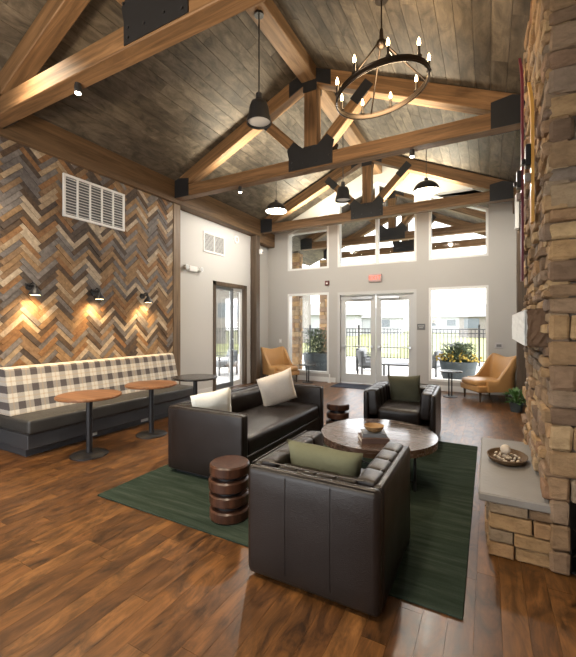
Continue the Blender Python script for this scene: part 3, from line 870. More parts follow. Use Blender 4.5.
# ------------------------------------------------------------------ leather seating
def piped(parent, pts, r=.0045, closed=False, name='piping'):
    bm = B(); tube(bm, pts, r, 6, closed); return link(name, bm, M['piping'], parent, 60)
def club_chair(label, loc, rz):
    W, D, H = .86, .90, .70
    t = thing('club_armchair', label, 'armchair', loc, rz)
    bm = B(); bx(bm, -W / 2 + .06, W / 2 - .06, -D / 2 + .06, D / 2 - .06, 0, .05); link('plinth', bm, M['black'], t)
    bm = B(); rbox(bm, (0, .03, .165), (W - .10, D - .10, .25), .02, n=3); link('seat_frame', bm, M['leather'], t, 50)
    bm = B(); rbox(bm, (0, -D / 2 + .045, .004 + (H - .014) / 2), (W, .09, H - .014), .042, n=6, bulge=(0, .008, 0)); bk = link('outer_back', bm, M['leather'], t, 60)
    for sx in (-.145, .145):
        bm = B(); tube(bm, [(sx, -D / 2 - .004, .07), (sx, -D / 2 - .0085, .36), (sx, -D / 2 - .004, H - .04)], .003, 5); link('seam', bm, M['leather'], bk)
    piped(bk, [(-W / 2 + .03, -D / 2 + .012, H - .008), (0, -D / 2 + .010, H - .006), (W / 2 - .03, -D / 2 + .012, H - .008)])
    for s in (-1, 1):
        bm = B(); rbox(bm, (s * (W / 2 - .035), .04, .004 + (H - .014) / 2), (.07, D - .08, H - .014), .03, n=6); ar = link('arm_panel', bm, M['leather'], t, 60)
        piped(ar, [(s * (W / 2 - .012), -D / 2 + .06, H - .008), (s * (W / 2 - .012), D / 2 - .03, H - .008)])
        bm = B(); n = 4; y0, y1 = -D / 2 + .10, D / 2 - .02
        for i in range(n):
            L = (y1 - y0) / n
            rbox(bm, (s * (W / 2 - .115), y0 + L * (i + .5), .535), (.125, L + .004, .34), .026, n=4, bulge=(.010, 0, .006), rot=Matrix.Rotation(s * math.radians(4), 3, 'Y'))
        link('arm_pad', bm, M['leather'], t, 60)
        piped(ar, [(s * (W / 2 - .072), -D / 2 + .12, H - .002), (s * (W / 2 - .072), D / 2 - .03, H - .002)])
    bm = B(); n = 4
    for i in range(n):
        L = (W - .34) / n
        rbox(bm, (-(W - .34) / 2 + L * (i + .5), -D / 2 + .145, .525), (L + .004, .12, .30), .024, n=4, bulge=(0, .010, .002), rot=Matrix.Rotation(math.radians(-5), 3, 'X'))
    link('back_pad', bm, M['leather'], t, 60)
    piped(bk, [(-W / 2 + .12, -D / 2 + .092, H - .002), (W / 2 - .12, -D / 2 + .092, H - .002)])
    bm = B(); rbox(bm, (0, .10, .375), (W - .345, D - .24, .19), .045, n=6, bulge=(0, .01, .02)); link('seat_cushion', bm, M['leather'], t, 60)
    return t
RUG = .014
club_chair('dark brown leather club armchair in front, seen from behind', (-.935, 2.42, RUG), 0)
club_chair('dark brown leather club armchair beyond the coffee table, facing the camera', (-1.06, 5.46, RUG), PI + math.radians(2)).scale = (1.08, 1.05, 1.0)
# sofa
W, D, H = 2.02, .99, .715
t = thing('leather_sofa', 'dark brown leather sofa with two pale pillows left of the coffee table', 'sofa', (-2.57, 3.94, RUG), -PI / 2)
bm = B(); bx(bm, -W / 2 + .07, W / 2 - .07, -D / 2 + .07, D / 2 - .07, 0, .05); link('plinth', bm, M['black'], t)
bm = B(); rbox(bm, (0, .02, .165), (W - .10, D - .07, .25), .02, n=6); link('seat_frame', bm, M['leather'], t, 50)
bm = B(); rbox(bm, (0, -D / 2 + .05, .04 + (H - .05) / 2), (W, .10, H - .05), .03, n=8); bk = link('outer_back', bm, M['leather'], t, 60)
piped(bk, [(-W / 2 + .03, -D / 2 + .01, H - .008), (W / 2 - .03, -D / 2 + .01, H - .008)]); piped(bk, [(-W / 2 + .12, -D / 2 + .095, H - .006), (W / 2 - .12, -D / 2 + .095, H - .006)])
bm = B(); rbox(bm, (0, -D / 2 + .165, .55), (W - .22, .14, .31), .045, n=10, bulge=(0, .02, .01), rot=Matrix.Rotation(math.radians(-7), 3, 'X')); link('back_cushion', bm, M['leather'], t, 60)
bm = B(); rbox(bm, (0, .10, .365), (W - .225, D - .24, .20), .05, n=12, bulge=(0, .01, .025)); sc = link('seat_cushion', bm, M['leather'], t, 60)
for s in (-1, 1):
    bm = B(); rbox(bm, (s * (W / 2 - .055), .02, .04 + (H - .05) / 2), (.11, D - .04, H - .05), .022, n=6, bulge=(.006, 0, 0)); ar = link('arm', bm, M['leather'], t, 60)
    for e in (.012, .098): piped(ar, [(s * (W / 2 - e), -D / 2 + .05, H - .008), (s * (W / 2 - e), D / 2 - .008, H - .008), (s * (W / 2 - e), D / 2 - .004, .06)])


def pillow(name, label, m, loc, size, th, rot, cat='pillow'):
    o = link(name, pillow_bm(size[0], size[1], th), m, smooth=180); o.location = loc; o.rotation_euler = rot; return tag(o, label, cat)
R = math.radians
pillow('throw_pillow', 'cream square throw pillow at the far end of the leather sofa', M['cream'], (-2.53, 4.40, .73), (.50, .50), .16, (R(20), R(-17), R(42)))
pillow('throw_pillow', 'ivory throw pillow leaning behind the near arm of the leather sofa', M['ivory'], (-2.72, 3.27, .66), (.46, .46), .17, (R(-20), R(8), R(-128)))
pillow('throw_pillow', 'olive green lumbar pillow on the front armchair', M['olive'], (-.965, 2.30, .615), (.54, .38), .16, (R(8), R(2), R(0)))
pillow('throw_pillow', 'dark moss green pillow on the far armchair', M['moss'], (-1.07, 5.60, .66), (.46, .44), .15, (R(16), R(-3), R(4)))

# rug
bm = B(); rbox(bm, (0, 0, .007), (3.10, 3.24, .014), .005, n=2)
tag(link('area_rug', bm, M['rug'], loc=(-1.67, 3.84, 0)), 'dark green area rug under the leather seating', 'rug')
# coffee table
t = thing('coffee_table', 'round wooden coffee table with plank top on black metal legs', 'table', (-1.03, 3.92, RUG))
bm = B(); r = .595; n = 9
def chord_poly(x0, x1, rr):
    pts = []
    for k in range(9): y = x0 + (x1 - x0) * k / 8; pts.append((math.sqrt(max(0, rr * rr - y * y)), y))
    for k in range(9): y = x1 - (x1 - x0) * k / 8; pts.append((-math.sqrt(max(0, rr * rr - y * y)), y))
    out = []
    for p in pts:
        if not out or (Vector(p) - Vector(out[-1])).length > 1e-4: out.append(p)
    if (Vector(out[0]) - Vector(out[-1])).length < 1e-4: out.pop()
    return out
ri = r - .11
for i in range(6): a = -ri + 2 * ri * i / 6; prism(bm, chord_poly(a + .003, a + 2 * ri / 6 - .003, ri - .003), 'Z', .385, .446)
for k in range(10):                                        # outer ring of curved staves
    a0 = 2 * PI * k / 10 + .004; a1 = 2 * PI * (k + 1) / 10 - .004; m_ = 6
    poly = [(r * math.cos(a0 + (a1 - a0) * i / m_), r * math.sin(a0 + (a1 - a0) * i / m_)) for i in range(m_ + 1)] + [(ri * math.cos(a1 - (a1 - a0) * i / m_), ri * math.sin(a1 - (a1 - a0) * i / m_)) for i in range(m_ + 1)]
    prism(bm, poly, 'Z', .375, .446)
link('tabletop', bm, M['coffee'], t)
bm = B(); tube(bm, [(.5 * math.cos(a * PI / 16), .5 * math.sin(a * PI / 16), .36) for a in range(32)], .015, 8, True); link('apron_ring', bm, M['black'], t, 60)
for k in range(4):
    a = PI / 4 + k * PI / 2 + .3; bm = B(); rod(bm, (.47 * math.cos(a), .47 * math.sin(a), 0), (.47 * math.cos(a), .47 * math.sin(a), .375), .014); link('leg', bm, M['black'], t, 60)
bm = B(); rod(bm, (.47 * math.cos(PI / 4 + .3), .47 * math.sin(PI / 4 + .3), .08), (-.47 * math.cos(PI / 4 + .3), -.47 * math.sin(PI / 4 + .3), .08), .01); rod(bm, (.47 * math.cos(3 * PI / 4 + .3), .47 * math.sin(3 * PI / 4 + .3), .08), (-.47 * math.cos(3 * PI / 4 + .3), -.47 * math.sin(3 * PI / 4 + .3), .08), .01); link('stretcher', bm, M['black'], t, 60)
TT = RUG + .446
def book(label, loc, rz, s, m):
    t = thing('book', label, 'book', loc, rz, 'books on the coffee table')
    bm = B(); bx(bm, -s[0] / 2 + .006, s[0] / 2 - .006, -s[1] / 2 + .006, s[1] / 2 - .002, .004, s[2] - .004); link('pages', bm, M['pages'], t)
    bm = B(); bx(bm, -s[0] / 2, s[0] / 2, -s[1] / 2, s[1] / 2, 0, .004); bx(bm, -s[0] / 2, s[0] / 2, -s[1] / 2, s[1] / 2, s[2] - .004, s[2]); bx(bm, -s[0] / 2, s[0] / 2, -s[1] / 2 - .001, -s[1] / 2 + .004, 0, s[2]); link('cover', bm, m, t)
book('larger brown book at the bottom of the coffee table stack', (-1.0, 3.64, TT), R(28), (.27, .21, .045), M['book1'])
book('smaller grey book under the wooden bowl on the coffee table', (-1.005, 3.66, TT + .0455), R(24), (.23, .17, .035), M['book2'])
t = thing('wooden_bowl', 'small turned wooden bowl on top of the coffee table books', 'bowl', (-1.0, 3.67, TT + .081))
bm = B(); lathe(bm, [(0, 0), (.05, 0), (.085, .025), (.10, .06), (.094, .062), (.08, .03), (.045, .012), (0, .012)], 32); link('bowl_body', bm, M['bowl'], t, 50)
# drum stools
def drum(label, loc, rz):
    t = thing('drum_stool', label, 'stool', loc, rz, 'stacked disc drum stools')
    z = 0
    for i in range(4):
        bm = B(); rr = .165; e = .012; h = .088
        ofs = (.005 * math.cos(i * 2.1), .005 * math.sin(i * 2.1))
        lathe(bm, [(0, 0), (rr - e, 0), (rr, e), (rr, h - e), (rr - e, h), (0, h)], 40, (ofs[0], ofs[1], z)); link('disc', bm, M['drum'], t, 40)
        z += h
        if i < 3: bm = B(); cyl(bm, (0, 0, z - .002), .11, .036, 28); link('spacer', bm, M['black'], t, 40); z += .032
    return t
dr = drum('dark wooden disc drum stool between the sofa and the front armchair', (-1.90, 2.50, RUG), 0)
dup(dr, (-1.93, 5.12, RUG), .8, 'dark wooden disc drum stool beyond the sofa beside the far armchair')

# hearth tray
t = thing('woven_tray', 'oval woven tray lying on the hearth slab', 'tray', (.145, 3.72, .436), R(-6))
bm = B(); lathe(bm, [(0, 0), (.115, 0), (.14, .015), (.155, .045), (.145, .047), (.128, .018), (.11, .010), (0, .010)], 36)
bmesh.ops.scale(bm, vec=(1.0, 1.35, 1), verts=bm.verts[:]); link('tray_body', bm, M['wicker'], t, 50)
t = thing('bead_garland', 'pale wooden bead garland heaped in the woven tray on the hearth', 'garland', (.145, 3.72, .447), R(-6))
bm = B()
for i in range(60):
    a = i * .55; rr = .055 + .045 * math.sin(i * .37); px, py = rr * math.cos(a), 1.25 * rr * math.sin(a)
    bmesh.ops.create_icosphere(bm, subdivisions=1, radius=.011, matrix=Matrix.Translation((px, py, .012 + .010 * (i % 2))))
tag(link('beads', bm, M['bead'], t, 180), None, None, None, 'stuff')
bm = B(); bmesh.ops.create_icosphere(bm, subdivisions=3, radius=.042, matrix=Matrix.Translation((-.01, .03, .065))); o = tag(link('wooden_ball', bm, M['bead'], None, 180), 'pale wooden ball on the beads in the hearth tray', 'ball'); o.location = (.145, 3.72, .452)


# tan wingback chairs (front is local +Y)
def wingback(label, loc, rz):
    t = thing('tan_wing_chair', label, 'armchair', loc, rz, 'tan leather wing chairs by the far wall')
    bm = B(); rbox(bm, (0, .04, .27), (.66, .66, .14), .03, n=4); link('seat_frame', bm, M['tan'], t, 60)
    bm = B(); rbox(bm, (0, .07, .38), (.56, .62, .13), .05, n=6, bulge=(0, .01, .025)); link('seat_cushion', bm, M['tan'], t, 60)
    bm = B(); n = 28; rows_ = []
    for i in range(n + 1):
        u = -1 + 2 * i / n; a = abs(u)
        if a < .38: px, py = u / .38 * .28, -.30
        elif a < .55: k = (a - .38) / .17; px, py = math.copysign(.28 + .08 * math.sin(k * PI / 2), u), -.30 + .08 * (1 - math.cos(k * PI / 2))
        else: k = (a - .55) / .45; px, py = math.copysign(.36 - .02 * k, u), -.22 + .42 * k
        if a < .55: top = .94 - .03 * math.cos(a / .55 * PI)
        else: k = (a - .55) / .45; top = .97 - .52 * min(1, k * 1.7) ** .75
        th = .035; nx, ny = (0, 1) if a < .38 else ((-math.copysign(1, u), 0) if a >= .55 else (-math.copysign(math.sin((a - .38) / .17 * PI / 2), u), math.cos((a - .38) / .17 * PI / 2)))
        lean = lambda z: -.16 * max(0, z - .40) * (1 if a < .5 else max(0, 1 - (a - .5) / .35))
        sec = []
        for (zz, ss) in ((.22, -1), (.5 * (.22 + top), -1), (top - .03, -1), (top, -.4), (top, .4), (top - .03, 1), (.5 * (.22 + top), 1), (.22, 1)):
            sec.append(bm.verts.new((px + nx * th * ss, py + ny * th * ss + lean(zz), zz)))
        rows_.append(sec)
    for A, D in zip(rows_, rows_[1:]):
        for k in range(8): bm.faces.new((A[k], A[(k + 1) % 8], D[(k + 1) % 8], D[k]))
    bm.faces.new(rows_[0]); bm.faces.new(rows_[-1][::-1])
    link('wing_back', bm, M['tan'], t, 50)
    for sx in (-.27, .27):
        for sy in (-.22, .30):
            bm = B(); g = bmesh.ops.create_cone(bm, cap_ends=True, segments=12, radius1=.014, radius2=.026, depth=.21); bmesh.ops.translate(bm, vec=(sx, sy, .105), verts=g['verts']); link('leg', bm, M['timber_dark'], t, 40)
    return t
wc = wingback('tan leather wing chair on the right, in front of the right window', (-.02, 9.10, 0), R(122))
wc.scale = (1.1, 1.1, 1.0)
dup(wc, (-5.16, 9.18, 0), R(-112), 'tan leather wing chair in the far left corner behind the sofa')
def side_table(label, loc, h, r):
    t = thing('side_table', label, 'table', loc, 0, 'small black pedestal side tables')
    bm = B(); lathe(bm, [(0, h - .018), (r, h - .018), (r, h), (0, h)], 32); link('tabletop', bm, M['table_dark'], t, 30)
    for s in (-.03, .03):
        bm = B(); rod(bm, (s, 0, .015), (s, 0, h - .018), .014); link('leg', bm, M['black'], t, 60)
    bm = B(); lathe(bm, [(0, 0), (.15, 0), (.15, .014), (0, .02)], 28); link('base', bm, M['black'], t, 30)
    return t
side_table('small black pedestal table beside the right tan chair', (-.74, 9.02, 0), .58, .25)
side_table('small black pedestal table beside the left tan chair', (-4.42, 9.38, 0), .50, .24)
bm = B(); rbox(bm, (0, 0, .006), (1.7, .62, .012), .004, n=2); tag(link('door_mat', bm, M['navy'], loc=(-2.75, 9.33, 0)), 'dark navy entry mat in front of the double doors', 'mat')
# door stop stand beside the left window
t = thing('door_stop', 'small pale post standing on the floor left of the entrance doors', 'door stop', (-3.86, 9.60, 0))
bm = B(); cyl(bm, (0, 0, 0), .05, .02, 16); link('base', bm, M['white_metal'], t); bm = B(); cyl(bm, (0, 0, .02), .018, .22, 12); link('stem', bm, M['white_metal'], t); 


# plants
def leafy(bm, n, rad, h, c, lw=.05, ll=.16, droop=.4, seed=1):
    rnd = random.Random(seed)
    for i in range(n):
        a = rnd.uniform(0, 2 * PI); el = rnd.uniform(.1, 1.3); rr = rnd.uniform(.15, 1) * rad; z = rnd.uniform(.1, 1) * h
        base = Vector((c[0] + rr * math.cos(a) * .6, c[1] + rr * math.sin(a) * .6, c[2] + z))
        d = Vector((math.cos(a) * math.cos(el), math.sin(a) * math.cos(el), math.sin(el) - droop)).normalized(); s = d.cross(Vector((0, 0, 1))).normalized(); nn = s.cross(d)
        l = ll * rnd.uniform(.6, 1.2); wv = lw * rnd.uniform(.6, 1.2)
        p = [base, base + d * l * .5 + s * wv / 2 + nn * .01, base + d * l, base + d * l * .5 - s * wv / 2 + nn * .01]
        bm.faces.new([bm.verts.new(q) for q in p])
t = thing('potted_plant', 'small green plant on the floor at the foot of the stone chimney', 'plant', (.46, 8.05, 0))
bm = B(); lathe(bm, [(0, 0), (.09, 0), (.115, .17), (.105, .17), (.085, .02), (0, .02)], 24); link('pot', bm, M['pot'], t, 40)
bm = B(); leafy(bm, 90, .2, .22, (0, 0, .12), .06, .16, .3, 4); link('foliage', bm, M['leaf'], t)

# ------------------------------------------------------------------ hanging lights
ZR = RZ - .27
def bell(label, x, y, zb, ztop):
    t = thing('bell_pendant', label, 'pendant light', (x, y, zb), 0, 'black bell pendants on the ridge line')
    bm = B(); lathe(bm, [(.158, 0), (.155, .05), (.135, .10), (.122, .20), (.10, .26), (.05, .285), (0, .285), (0, .275), (.045, .275), (.092, .25), (.113, .195), (.127, .10), (.148, .05), (.152, 0)], 36); link('shade', bm, M['black'], t, 50)
    bm = B(); cyl(bm, (0, 0, .285), .04, .09, 20); link('cap', bm, M['black'], t, 50)
    bm = B(); cyl(bm, (0, 0, .37), .009, ztop - zb - .40, 10); link('stem', bm, M['black'], t, 60)
    bm = B(); cyl(bm, (0, 0, ztop - zb - .03), .06, .03, 20); link('canopy', bm, M['black'], t, 50)
    bm = B(); lathe(bm, [(0, .012), (.10, .018), (.146, .032), (.146, .036), (0, .036)], 32); link('lens', bm, M['lens'], t, 60)
    return t
bell('black bell pendant nearest the camera, left of the chandelier', -2.57, 4.0, 4.17, ZR)
bell('small black bell pendant between the two white lined dome pendants', -2.60, 7.2, 4.13, ZR)
def dome(label, x, y, zb):
    ztop = cz(x)
    t = thing('dome_pendant', label, 'pendant light', (x, y, zb), 0, 'black dome pendants with white lining')
    bm = B(); pr = [(.235 * math.cos(a), .20 * math.sin(a)) for a in [i * PI / 2 / 9 for i in range(9)]]
    lathe(bm, [(.24, 0)] + pr[1:] + [(.05, .20), (0, .20)], 40); link('shade', bm, M['black'], t, 50)
    bm = B(); lathe(bm, [(.232, .001)] + [(p[0] * .97, p[1] * .97) for p in pr[1:]] + [(0, .192)], 40); link('shade_lining', bm, M['shade_in'], t, 60)
    bm = B(); cyl(bm, (0, 0, .20), .035, .05, 16); link('cap', bm, M['black'], t, 50)
    bm = B(); cyl(bm, (0, 0, .25), .006, ztop - zb - .26, 8); link('stem', bm, M['black'], t, 60)
    bm = B(); cyl(bm, (0, 0, ztop - zb - .04), .06, .05, 20); link('canopy', bm, M['black'], t, 50)
    bm = B(); bmesh.ops.create_icosphere(bm, subdivisions=3, radius=.045, matrix=Matrix.Translation((0, 0, .09))); link('bulb', bm, M['glow'], t, 180)
    lamp('dome_lamp', 'POINT', (x, y, zb + .02), 120, (1, .94, .84), .06)
    return t
dome('black dome pendant with lit white inside at left, over the side door', -4.19, 7.23, 4.15)
dome('black dome pendant with lit white inside at right, near the chimney', -1.01, 7.29, 4.07)
# chandelier
CX, CY, CZ = -1.01, 4.0, 4.12
t = thing('ring_chandelier', 'black iron ring chandelier with nine lit candle bulbs', 'chandelier', (CX, CY, CZ))
RR = .485
def sag(px, py): return .19 * (.88 * px + .47 * py)
bm = B(); lathe(bm, [(RR, -.025), (RR, .025), (RR - .012, .025), (RR - .012, -.025), (RR, -.025)], 64)
for v in bm.verts: v.co.z += sag(v.co.x, v.co.y)
link('ring_band', bm, M['bronze'], t, 40)
for zz in (-.025, .025):
    bm = B(); tube(bm, [((RR - .006) * math.cos(a * PI / 32), (RR - .006) * math.sin(a * PI / 32), zz + sag((RR - .006) * math.cos(a * PI / 32), (RR - .006) * math.sin(a * PI / 32))) for a in range(64)], .010, 8, True); link('ring_edge', bm, M['bronze'], t, 60)
HZ = .50
for k in range(4):
    a = k * PI / 2 + .5; bm = B(); rod(bm, (.045 * math.cos(a), .045 * math.sin(a), HZ), ((RR - .01) * math.cos(a), (RR - .01) * math.sin(a), .02 + sag(RR * math.cos(a), RR * math.sin(a))), .009); link('arm', bm, M['bronze'], t, 60)
bm = B(); lathe(bm, [(0, HZ - .05), (.03, HZ - .04), (.055, HZ - .01), (.055, HZ + .02), (.025, HZ + .05), (.018, HZ + .16), (0, HZ + .16)], 24); link('hub', bm, M['bronze'], t, 50)
top = cz(CX) - CZ
bm = B(); cyl(bm, (0, 0, HZ + .15), .008, top - HZ - .16, 10); link('stem', bm, M['bronze'], t, 60)
bm = B(); cyl(bm, (0, 0, top - .05), .07, .06, 24); link('canopy', bm, M['bronze'], t, 50)
for k in range(9):
    a = 2 * PI * k / 9 + .2; px, py = (RR - .006) * math.cos(a), (RR - .006) * math.sin(a)
    bm = B(); lathe(bm, [(0, .025), (.028, .03), (.028, .038), (.013, .042), (.013, .13), (0, .13)], 14, (px, py, sag(px, py))); cd = link('candle', bm, M['sleeve'], t, 50)
    bm = B(); lathe(bm, [(0, .13), (.010, .132), (.018, .155), (.015, .185), (.006, .21), (0, .222)], 14, (px, py, sag(px, py))); link('bulb', bm, M['bulb'], cd, 60)
lamp('chandelier_lamp', 'POINT', (CX, CY, CZ + .17), 45, (1, .72, .42), .3)


# wall sconces
def sconce(label, y):
    t = thing('wall_sconce', label, 'wall light', (-5.585, y, 2.06), 0, 'black gooseneck sconces on the herringbone wall')
    bm = B(); cyl(bm, (0, 0, .07), .05, .02, 20, axis='X'); link('backplate', bm, M['black'], t, 50)
    bm = B(); tube(bm, [(.02, 0, .07), (.06, 0, .11), (.11, 0, .125), (.15, 0, .10), (.16, 0, .05)], .009, 8); link('arm', bm, M['black'], t, 60)
    bm = B(); rod(bm, (.05, -.05, .09), (.05, .05, .09), .012); cyl(bm, (.05, -.065, .09), .022, .02, 14, axis='Y'); cyl(bm, (.05, .045, .09), .022, .02, 14, axis='Y'); link('knuckle', bm, M['black'], t, 60)
    bm = B(); lathe(bm, [(.085, -.055), (.07, -.01), (.035, .03), (.025, .06), (0, .06), (0, .05), (.02, .05), (.03, .025), (.064, -.012), (.079, -.055)], 28, (.16, 0, 0)); link('shade', bm, M['black'], t, 50)
    bm = B(); lathe(bm, [(0, -.05), (.076, -.05), (.076, -.046), (0, -.046)], 24, (.16, 0, 0)); link('diffuser', bm, M['glow'], t)
    l = lamp('sconce_lamp', 'SPOT', (-5.585 + .14, y, 1.99), 26, (1, .66, .30), .05, (0, R(18), 0), .9, R(125))
sconce('black wall sconce nearest the camera above the plaid bench', 2.83)
sconce('middle black wall sconce above the plaid bench', 3.78)
sconce('black wall sconce farthest along the herringbone wall', 4.74)


# little spot lights under the chords
def spot(label, x, y, z):
    t = thing('spot_light', label, 'spot light', (x, y, z), 0, 'small spot lights under the trusses')
    bm = B(); cyl(bm, (0, 0, -.03), .03, .03, 16); link('mount', bm, M['black'], t, 50)
    bm = B(); cyl(bm, (0, 0, -.10), .036, .075, 18); hd = link('lamp_head', bm, M['black'], t, 50)
    bm = B(); cyl(bm, (0, 0, -.106), .030, .008, 18); link('lamp_lens', bm, M['spot_glow'], hd)
    lamp('spot_lamp', 'SPOT', (x, y, z - .12), 60, (1, .82, .58), .03, (0, 0, 0), .8, R(110))
spot('small lit spot light under the nearest truss at upper left', -3.80, 2.40, 4.14)
spot('small spot light under the left half of the middle truss', -4.01, 5.60, 4.14)
spot('small lit spot light under the right half of the middle truss', -.97, 5.60, 4.14)

# ------------------------------------------------------------------ outdoors
PY = 13.6
bm = B(); bx(bm, -12, 5, YF + .2, 18.5, -.12, -.01); struct(link('patio_floor', bm, M['concrete']))
bm = B(); bx(bm, -12, XL - .42, 2, YF + .2, -.12, -.01); struct(link('side_patio_floor', bm, M['concrete']))
bm = B(); bx(bm, -70, 60, 18.5, 120, -.2, -.06); bx(bm, -70, -12, -20, 18.5, -.2, -.06); struct(link('lawn', bm, M['grass']))
bm = B(); ceiling_slope(bm, -1, 3.9, YF + .25, PY + .5); ceiling_slope(bm, 1, 3.9, YF + .25, PY + .5)
pc = struct(link('patio_ceiling', bm, M['ceiling']))
bm = B()
for sgn in (-1, 1): prism(bm, [(RX, RZ + .035), (RX + sgn * 4, RZ + .035 - SL * 4), (RX + sgn * 4, RZ + .25 - SL * 4), (RX, RZ + .25)], 'Y', YF + .25, PY + .5)
o = struct(link('patio_roof_deck', bm, M['shingle'])); o.parent = pc
truss('nearer timber truss under the outdoor patio roof', 11.3, M['timber'], name='patio_truss', bolts=False)
truss('outer timber truss at the open end of the patio roof', 13.3, M['timber'], name='patio_truss', bolts=False)
def stone_column(label, x, y, wd, z1, seed):
    t = thing('stone_column', label, 'column', (x, y, 0)); random.seed(seed)
    bm = B(); rws = []
    while sum(rws) < z1 - .1: rws.append(random.choice((.12, .15, .18)))
    h = wd / 2
    for sgn in (-1, 1):
        stones(bm, rws, -h, h, lambda bm, a, b, c, d: jit(bm, bx(bm, a, b, sgn * (h - .08), sgn * (h + random.uniform(0, .03)), c, d, .008), .004), lmin=.15, lmax=.35, corner=True)
        stones(bm, rws, -h + .08, h - .08, lambda bm, a, b, c, d: jit(bm, bx(bm, sgn * (h - .08), sgn * (h + random.uniform(0, .03)), a, b, c, d, .008), .004), lmin=.15, lmax=.35, corner=True)
    s = link('stonework', bm, M['stone'], t)
    bm = B(); bx(bm, -h + .04, h - .04, -h + .04, h - .04, 0, z1); link('core', bm, M['mortar'], s)
stone_column('outdoor stone column at the left, full height behind the left windows', -5.74, 11.3, .30, 4.1, 31)
stone_column('outdoor stone column at the right edge of the lower left window', -5.56, 13.4, .34, 4.1, 32)


# fence panels
FYY = 16.2
def fence_panel(label):
    t = thing('fence_panel', label, 'fence', (0, 0, 0), 0, 'black metal fence panels beyond the patio')
    Wd = 2.4
    for z in (1.42, 1.26, .18):
        bm = B(); bx(bm, .04, Wd - .04, -.018, .018, z, z + .035); link('rail', bm, M['black'], t)
    bm = B(); bx(bm, -.035, .035, -.035, .035, 0, 1.62); link('post', bm, M['black'], t)
    first = None
    for i in range(1, 17):
        px = Wd * i / 17
        if first is None:
            bm = B(); bx(bm, -.014, .014, -.014, .014, .10, 1.46); first = link('picket', bm, M['black'], t); first.location = (px, 0, 0)
        else:
            c = first.copy(); C.objects.link(c); c.parent = t; c.location = (px, 0, 0)
    return t
FL = ['black metal fence panel seen through the lower left window', 'black metal fence panel between the lower left window and the left door leaf', 'black metal fence panel seen across the double entrance doors', 'black metal fence panel behind the yellow flowers in the right window', 'black metal fence panel at the right edge of the right window']
f0 = fence_panel(FL[0]); f0.location = (-9.9, FYY, -.01)
for i in range(1, 5): dup(f0, (-9.9 + 2.4 * i, FYY, -.01), 0, FL[i])
dup(f0, (-12, 13.4, -.01), PI / 2, 'black metal fence panel seen through the side patio door, nearer one'); dup(f0, (-12, 15.8, -.01), PI / 2, 'black metal fence panel seen through the side patio door, farther one')
dup(f0, (-14, 6.4, -.01), PI / 2, 'second black metal fence panel seen through the side patio door'); dup(f0, (-14, 8.8, -.01), PI / 2, 'third black metal fence panel beyond the side patio door'); dup(f0, (-14, 11.2, -.01), PI / 2, 'fourth black metal fence panel beyond the side patio door')


def planter(label, loc, rr, h, fl, seed, ph):
    t = thing('patio_planter', label, 'planter', loc)
    bm = B(); lathe(bm, [(0, 0), (rr * .78, 0), (rr, h), (rr * .93, h), (rr * .9, h - .06), (0, h - .06)], 28); link('planter_pot', bm, M['pot'], t, 40)
    bm = B(); leafy(bm, 1300, rr * 1.5, ph, (0, 0, h - .10), .05, .11, .25, seed); link('foliage', bm, M['leaf_dark'], t)
    if fl:
        bm = B(); rnd = random.Random(seed)
        for i in range(150):
            a = rnd.uniform(0, 2 * PI); q = math.sqrt(rnd.random()) * rr * 1.2; bmesh.ops.create_icosphere(bm, subdivisions=1, radius=.032, matrix=Matrix.Translation((q * math.cos(a), q * math.sin(a), h + rnd.uniform(.02, .30) * (1.1 - q / rr * .5))))
        tag(link('blooms', bm, M['flower'], t, 180), None, None, None, 'stuff')
planter('large dark planter with a bushy shrub outside the left window', (-4.80, 10.9, -.01), .46, .72, False, 8, .80)
planter('large dark planter of yellow flowers outside the right window', (-.72, 11.2, -.01), .48, .62, True, 9, .55)


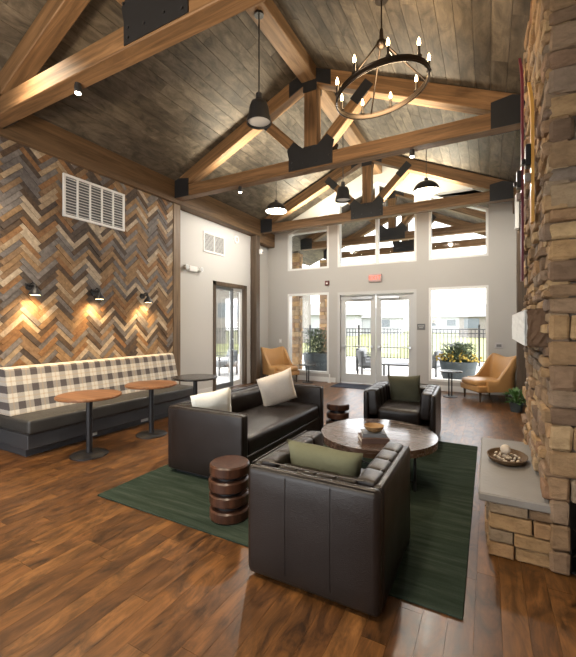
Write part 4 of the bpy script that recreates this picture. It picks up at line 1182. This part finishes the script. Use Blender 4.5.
# patio seating
def patio_chair(label, loc, rz):
    t = thing('patio_chair', label, 'patio chair', loc, rz, 'grey patio chairs outside')
    for sx in (-.31, .31):
        for sy in (-.30, .30): bm = B(); bx(bm, sx - .025, sx + .025, sy - .025, sy + .025, 0, .58 if sy > 0 else .76); link('leg', bm, M['patio_grey'], t)
        bm = B(); bx(bm, sx - .035, sx + .035, -.33, .33, .58, .61); link('armrest', bm, M['patio_grey'], t)
    bm = B(); bx(bm, -.31, .31, -.30, .30, .26, .30); link('seat_frame', bm, M['patio_grey'], t)
    bm = B(); rbox(bm, (0, .02, .37), (.56, .60, .14), .04, n=4, bulge=(0, 0, .02)); link('seat_cushion', bm, M['patio_cush'], t, 60)
    bm = B(); rbox(bm, (0, -.25, .60), (.56, .13, .40), .04, n=4, bulge=(0, .02, 0), rot=Matrix.Rotation(R(10), 3, 'X')); link('back_cushion', bm, M['patio_cush'], t, 60)
    return t
p0 = patio_chair('grey patio chair seen through the left door leaf, nearer one', (-3.35, 11.7, -.01), R(-60))
dup(p0, (-3.75, 13.0, -.01), R(-100), 'grey patio chair seen through the left door leaf, farther one')
dup(p0, (-1.65, 12.6, -.01), R(80), 'grey patio chair seen through the left edge of the right window')
dup(p0, (-7.6, 9.75, -.01), R(150), 'grey patio chair seen through the side patio door')
t = thing('patio_table', 'low grey patio table seen through the right door leaf', 'table', (-2.25, 11.5, -.01))
bm = B(); bx(bm, -.55, .55, -.35, .35, .40, .45); link('tabletop', bm, M['patio_grey'], t)
for sx in (-.5, .5):
    for sy in (-.3, .3): bm = B(); bx(bm, sx - .03, sx + .03, sy - .03, sy + .03, 0, .40); link('leg', bm, M['patio_grey'], t)


def house(label, loc, rz, wd, dp, h, m):
    t = thing('house', label, 'house', loc, rz)
    bm = B(); bx(bm, -wd / 2, wd / 2, -dp / 2, dp / 2, 0, h); link('house_walls', bm, m, t)
    bm = B(); prism(bm, [(-dp / 2 - .5, h), (dp / 2 + .5, h), (0, h + dp * .22)], 'X', -wd / 2 - .5, wd / 2 + .5); link('roof', bm, M['shingle'], t)
    for i in range(3):
        px = -wd / 2 + wd * (i + .5) / 3
        bm = B(); bx(bm, px - .9, px + .9, -dp / 2 - .05, -dp / 2 - .0, h * .45, h * .45 + 1.3); o = link('house_window', bm, M['win_dark'], t)
house('long pale house with grey roof far beyond the fence, behind the left window', (-26, 56, -.1), .2, 16, 9, 3.2, M['house_w'])
house('pale house with grey roof far beyond the fence, behind the doors', (-22, 72, -.1), .1, 15, 9, 3.0, M['house_w'])
house('taupe house far beyond the fence, at the right of the right window', (1.5, 58, -.1), -.1, 9, 8, 2.8, M['house_t'])
house('pale house far beyond the fence, at the left of the right window', (-7, 92, -.1), 0, 12, 9, 3.4, M['house_w'])
house('taupe house seen through the side patio door', (-23, 30, -.1), R(38), 15, 9, 5.2, M['house_t'])
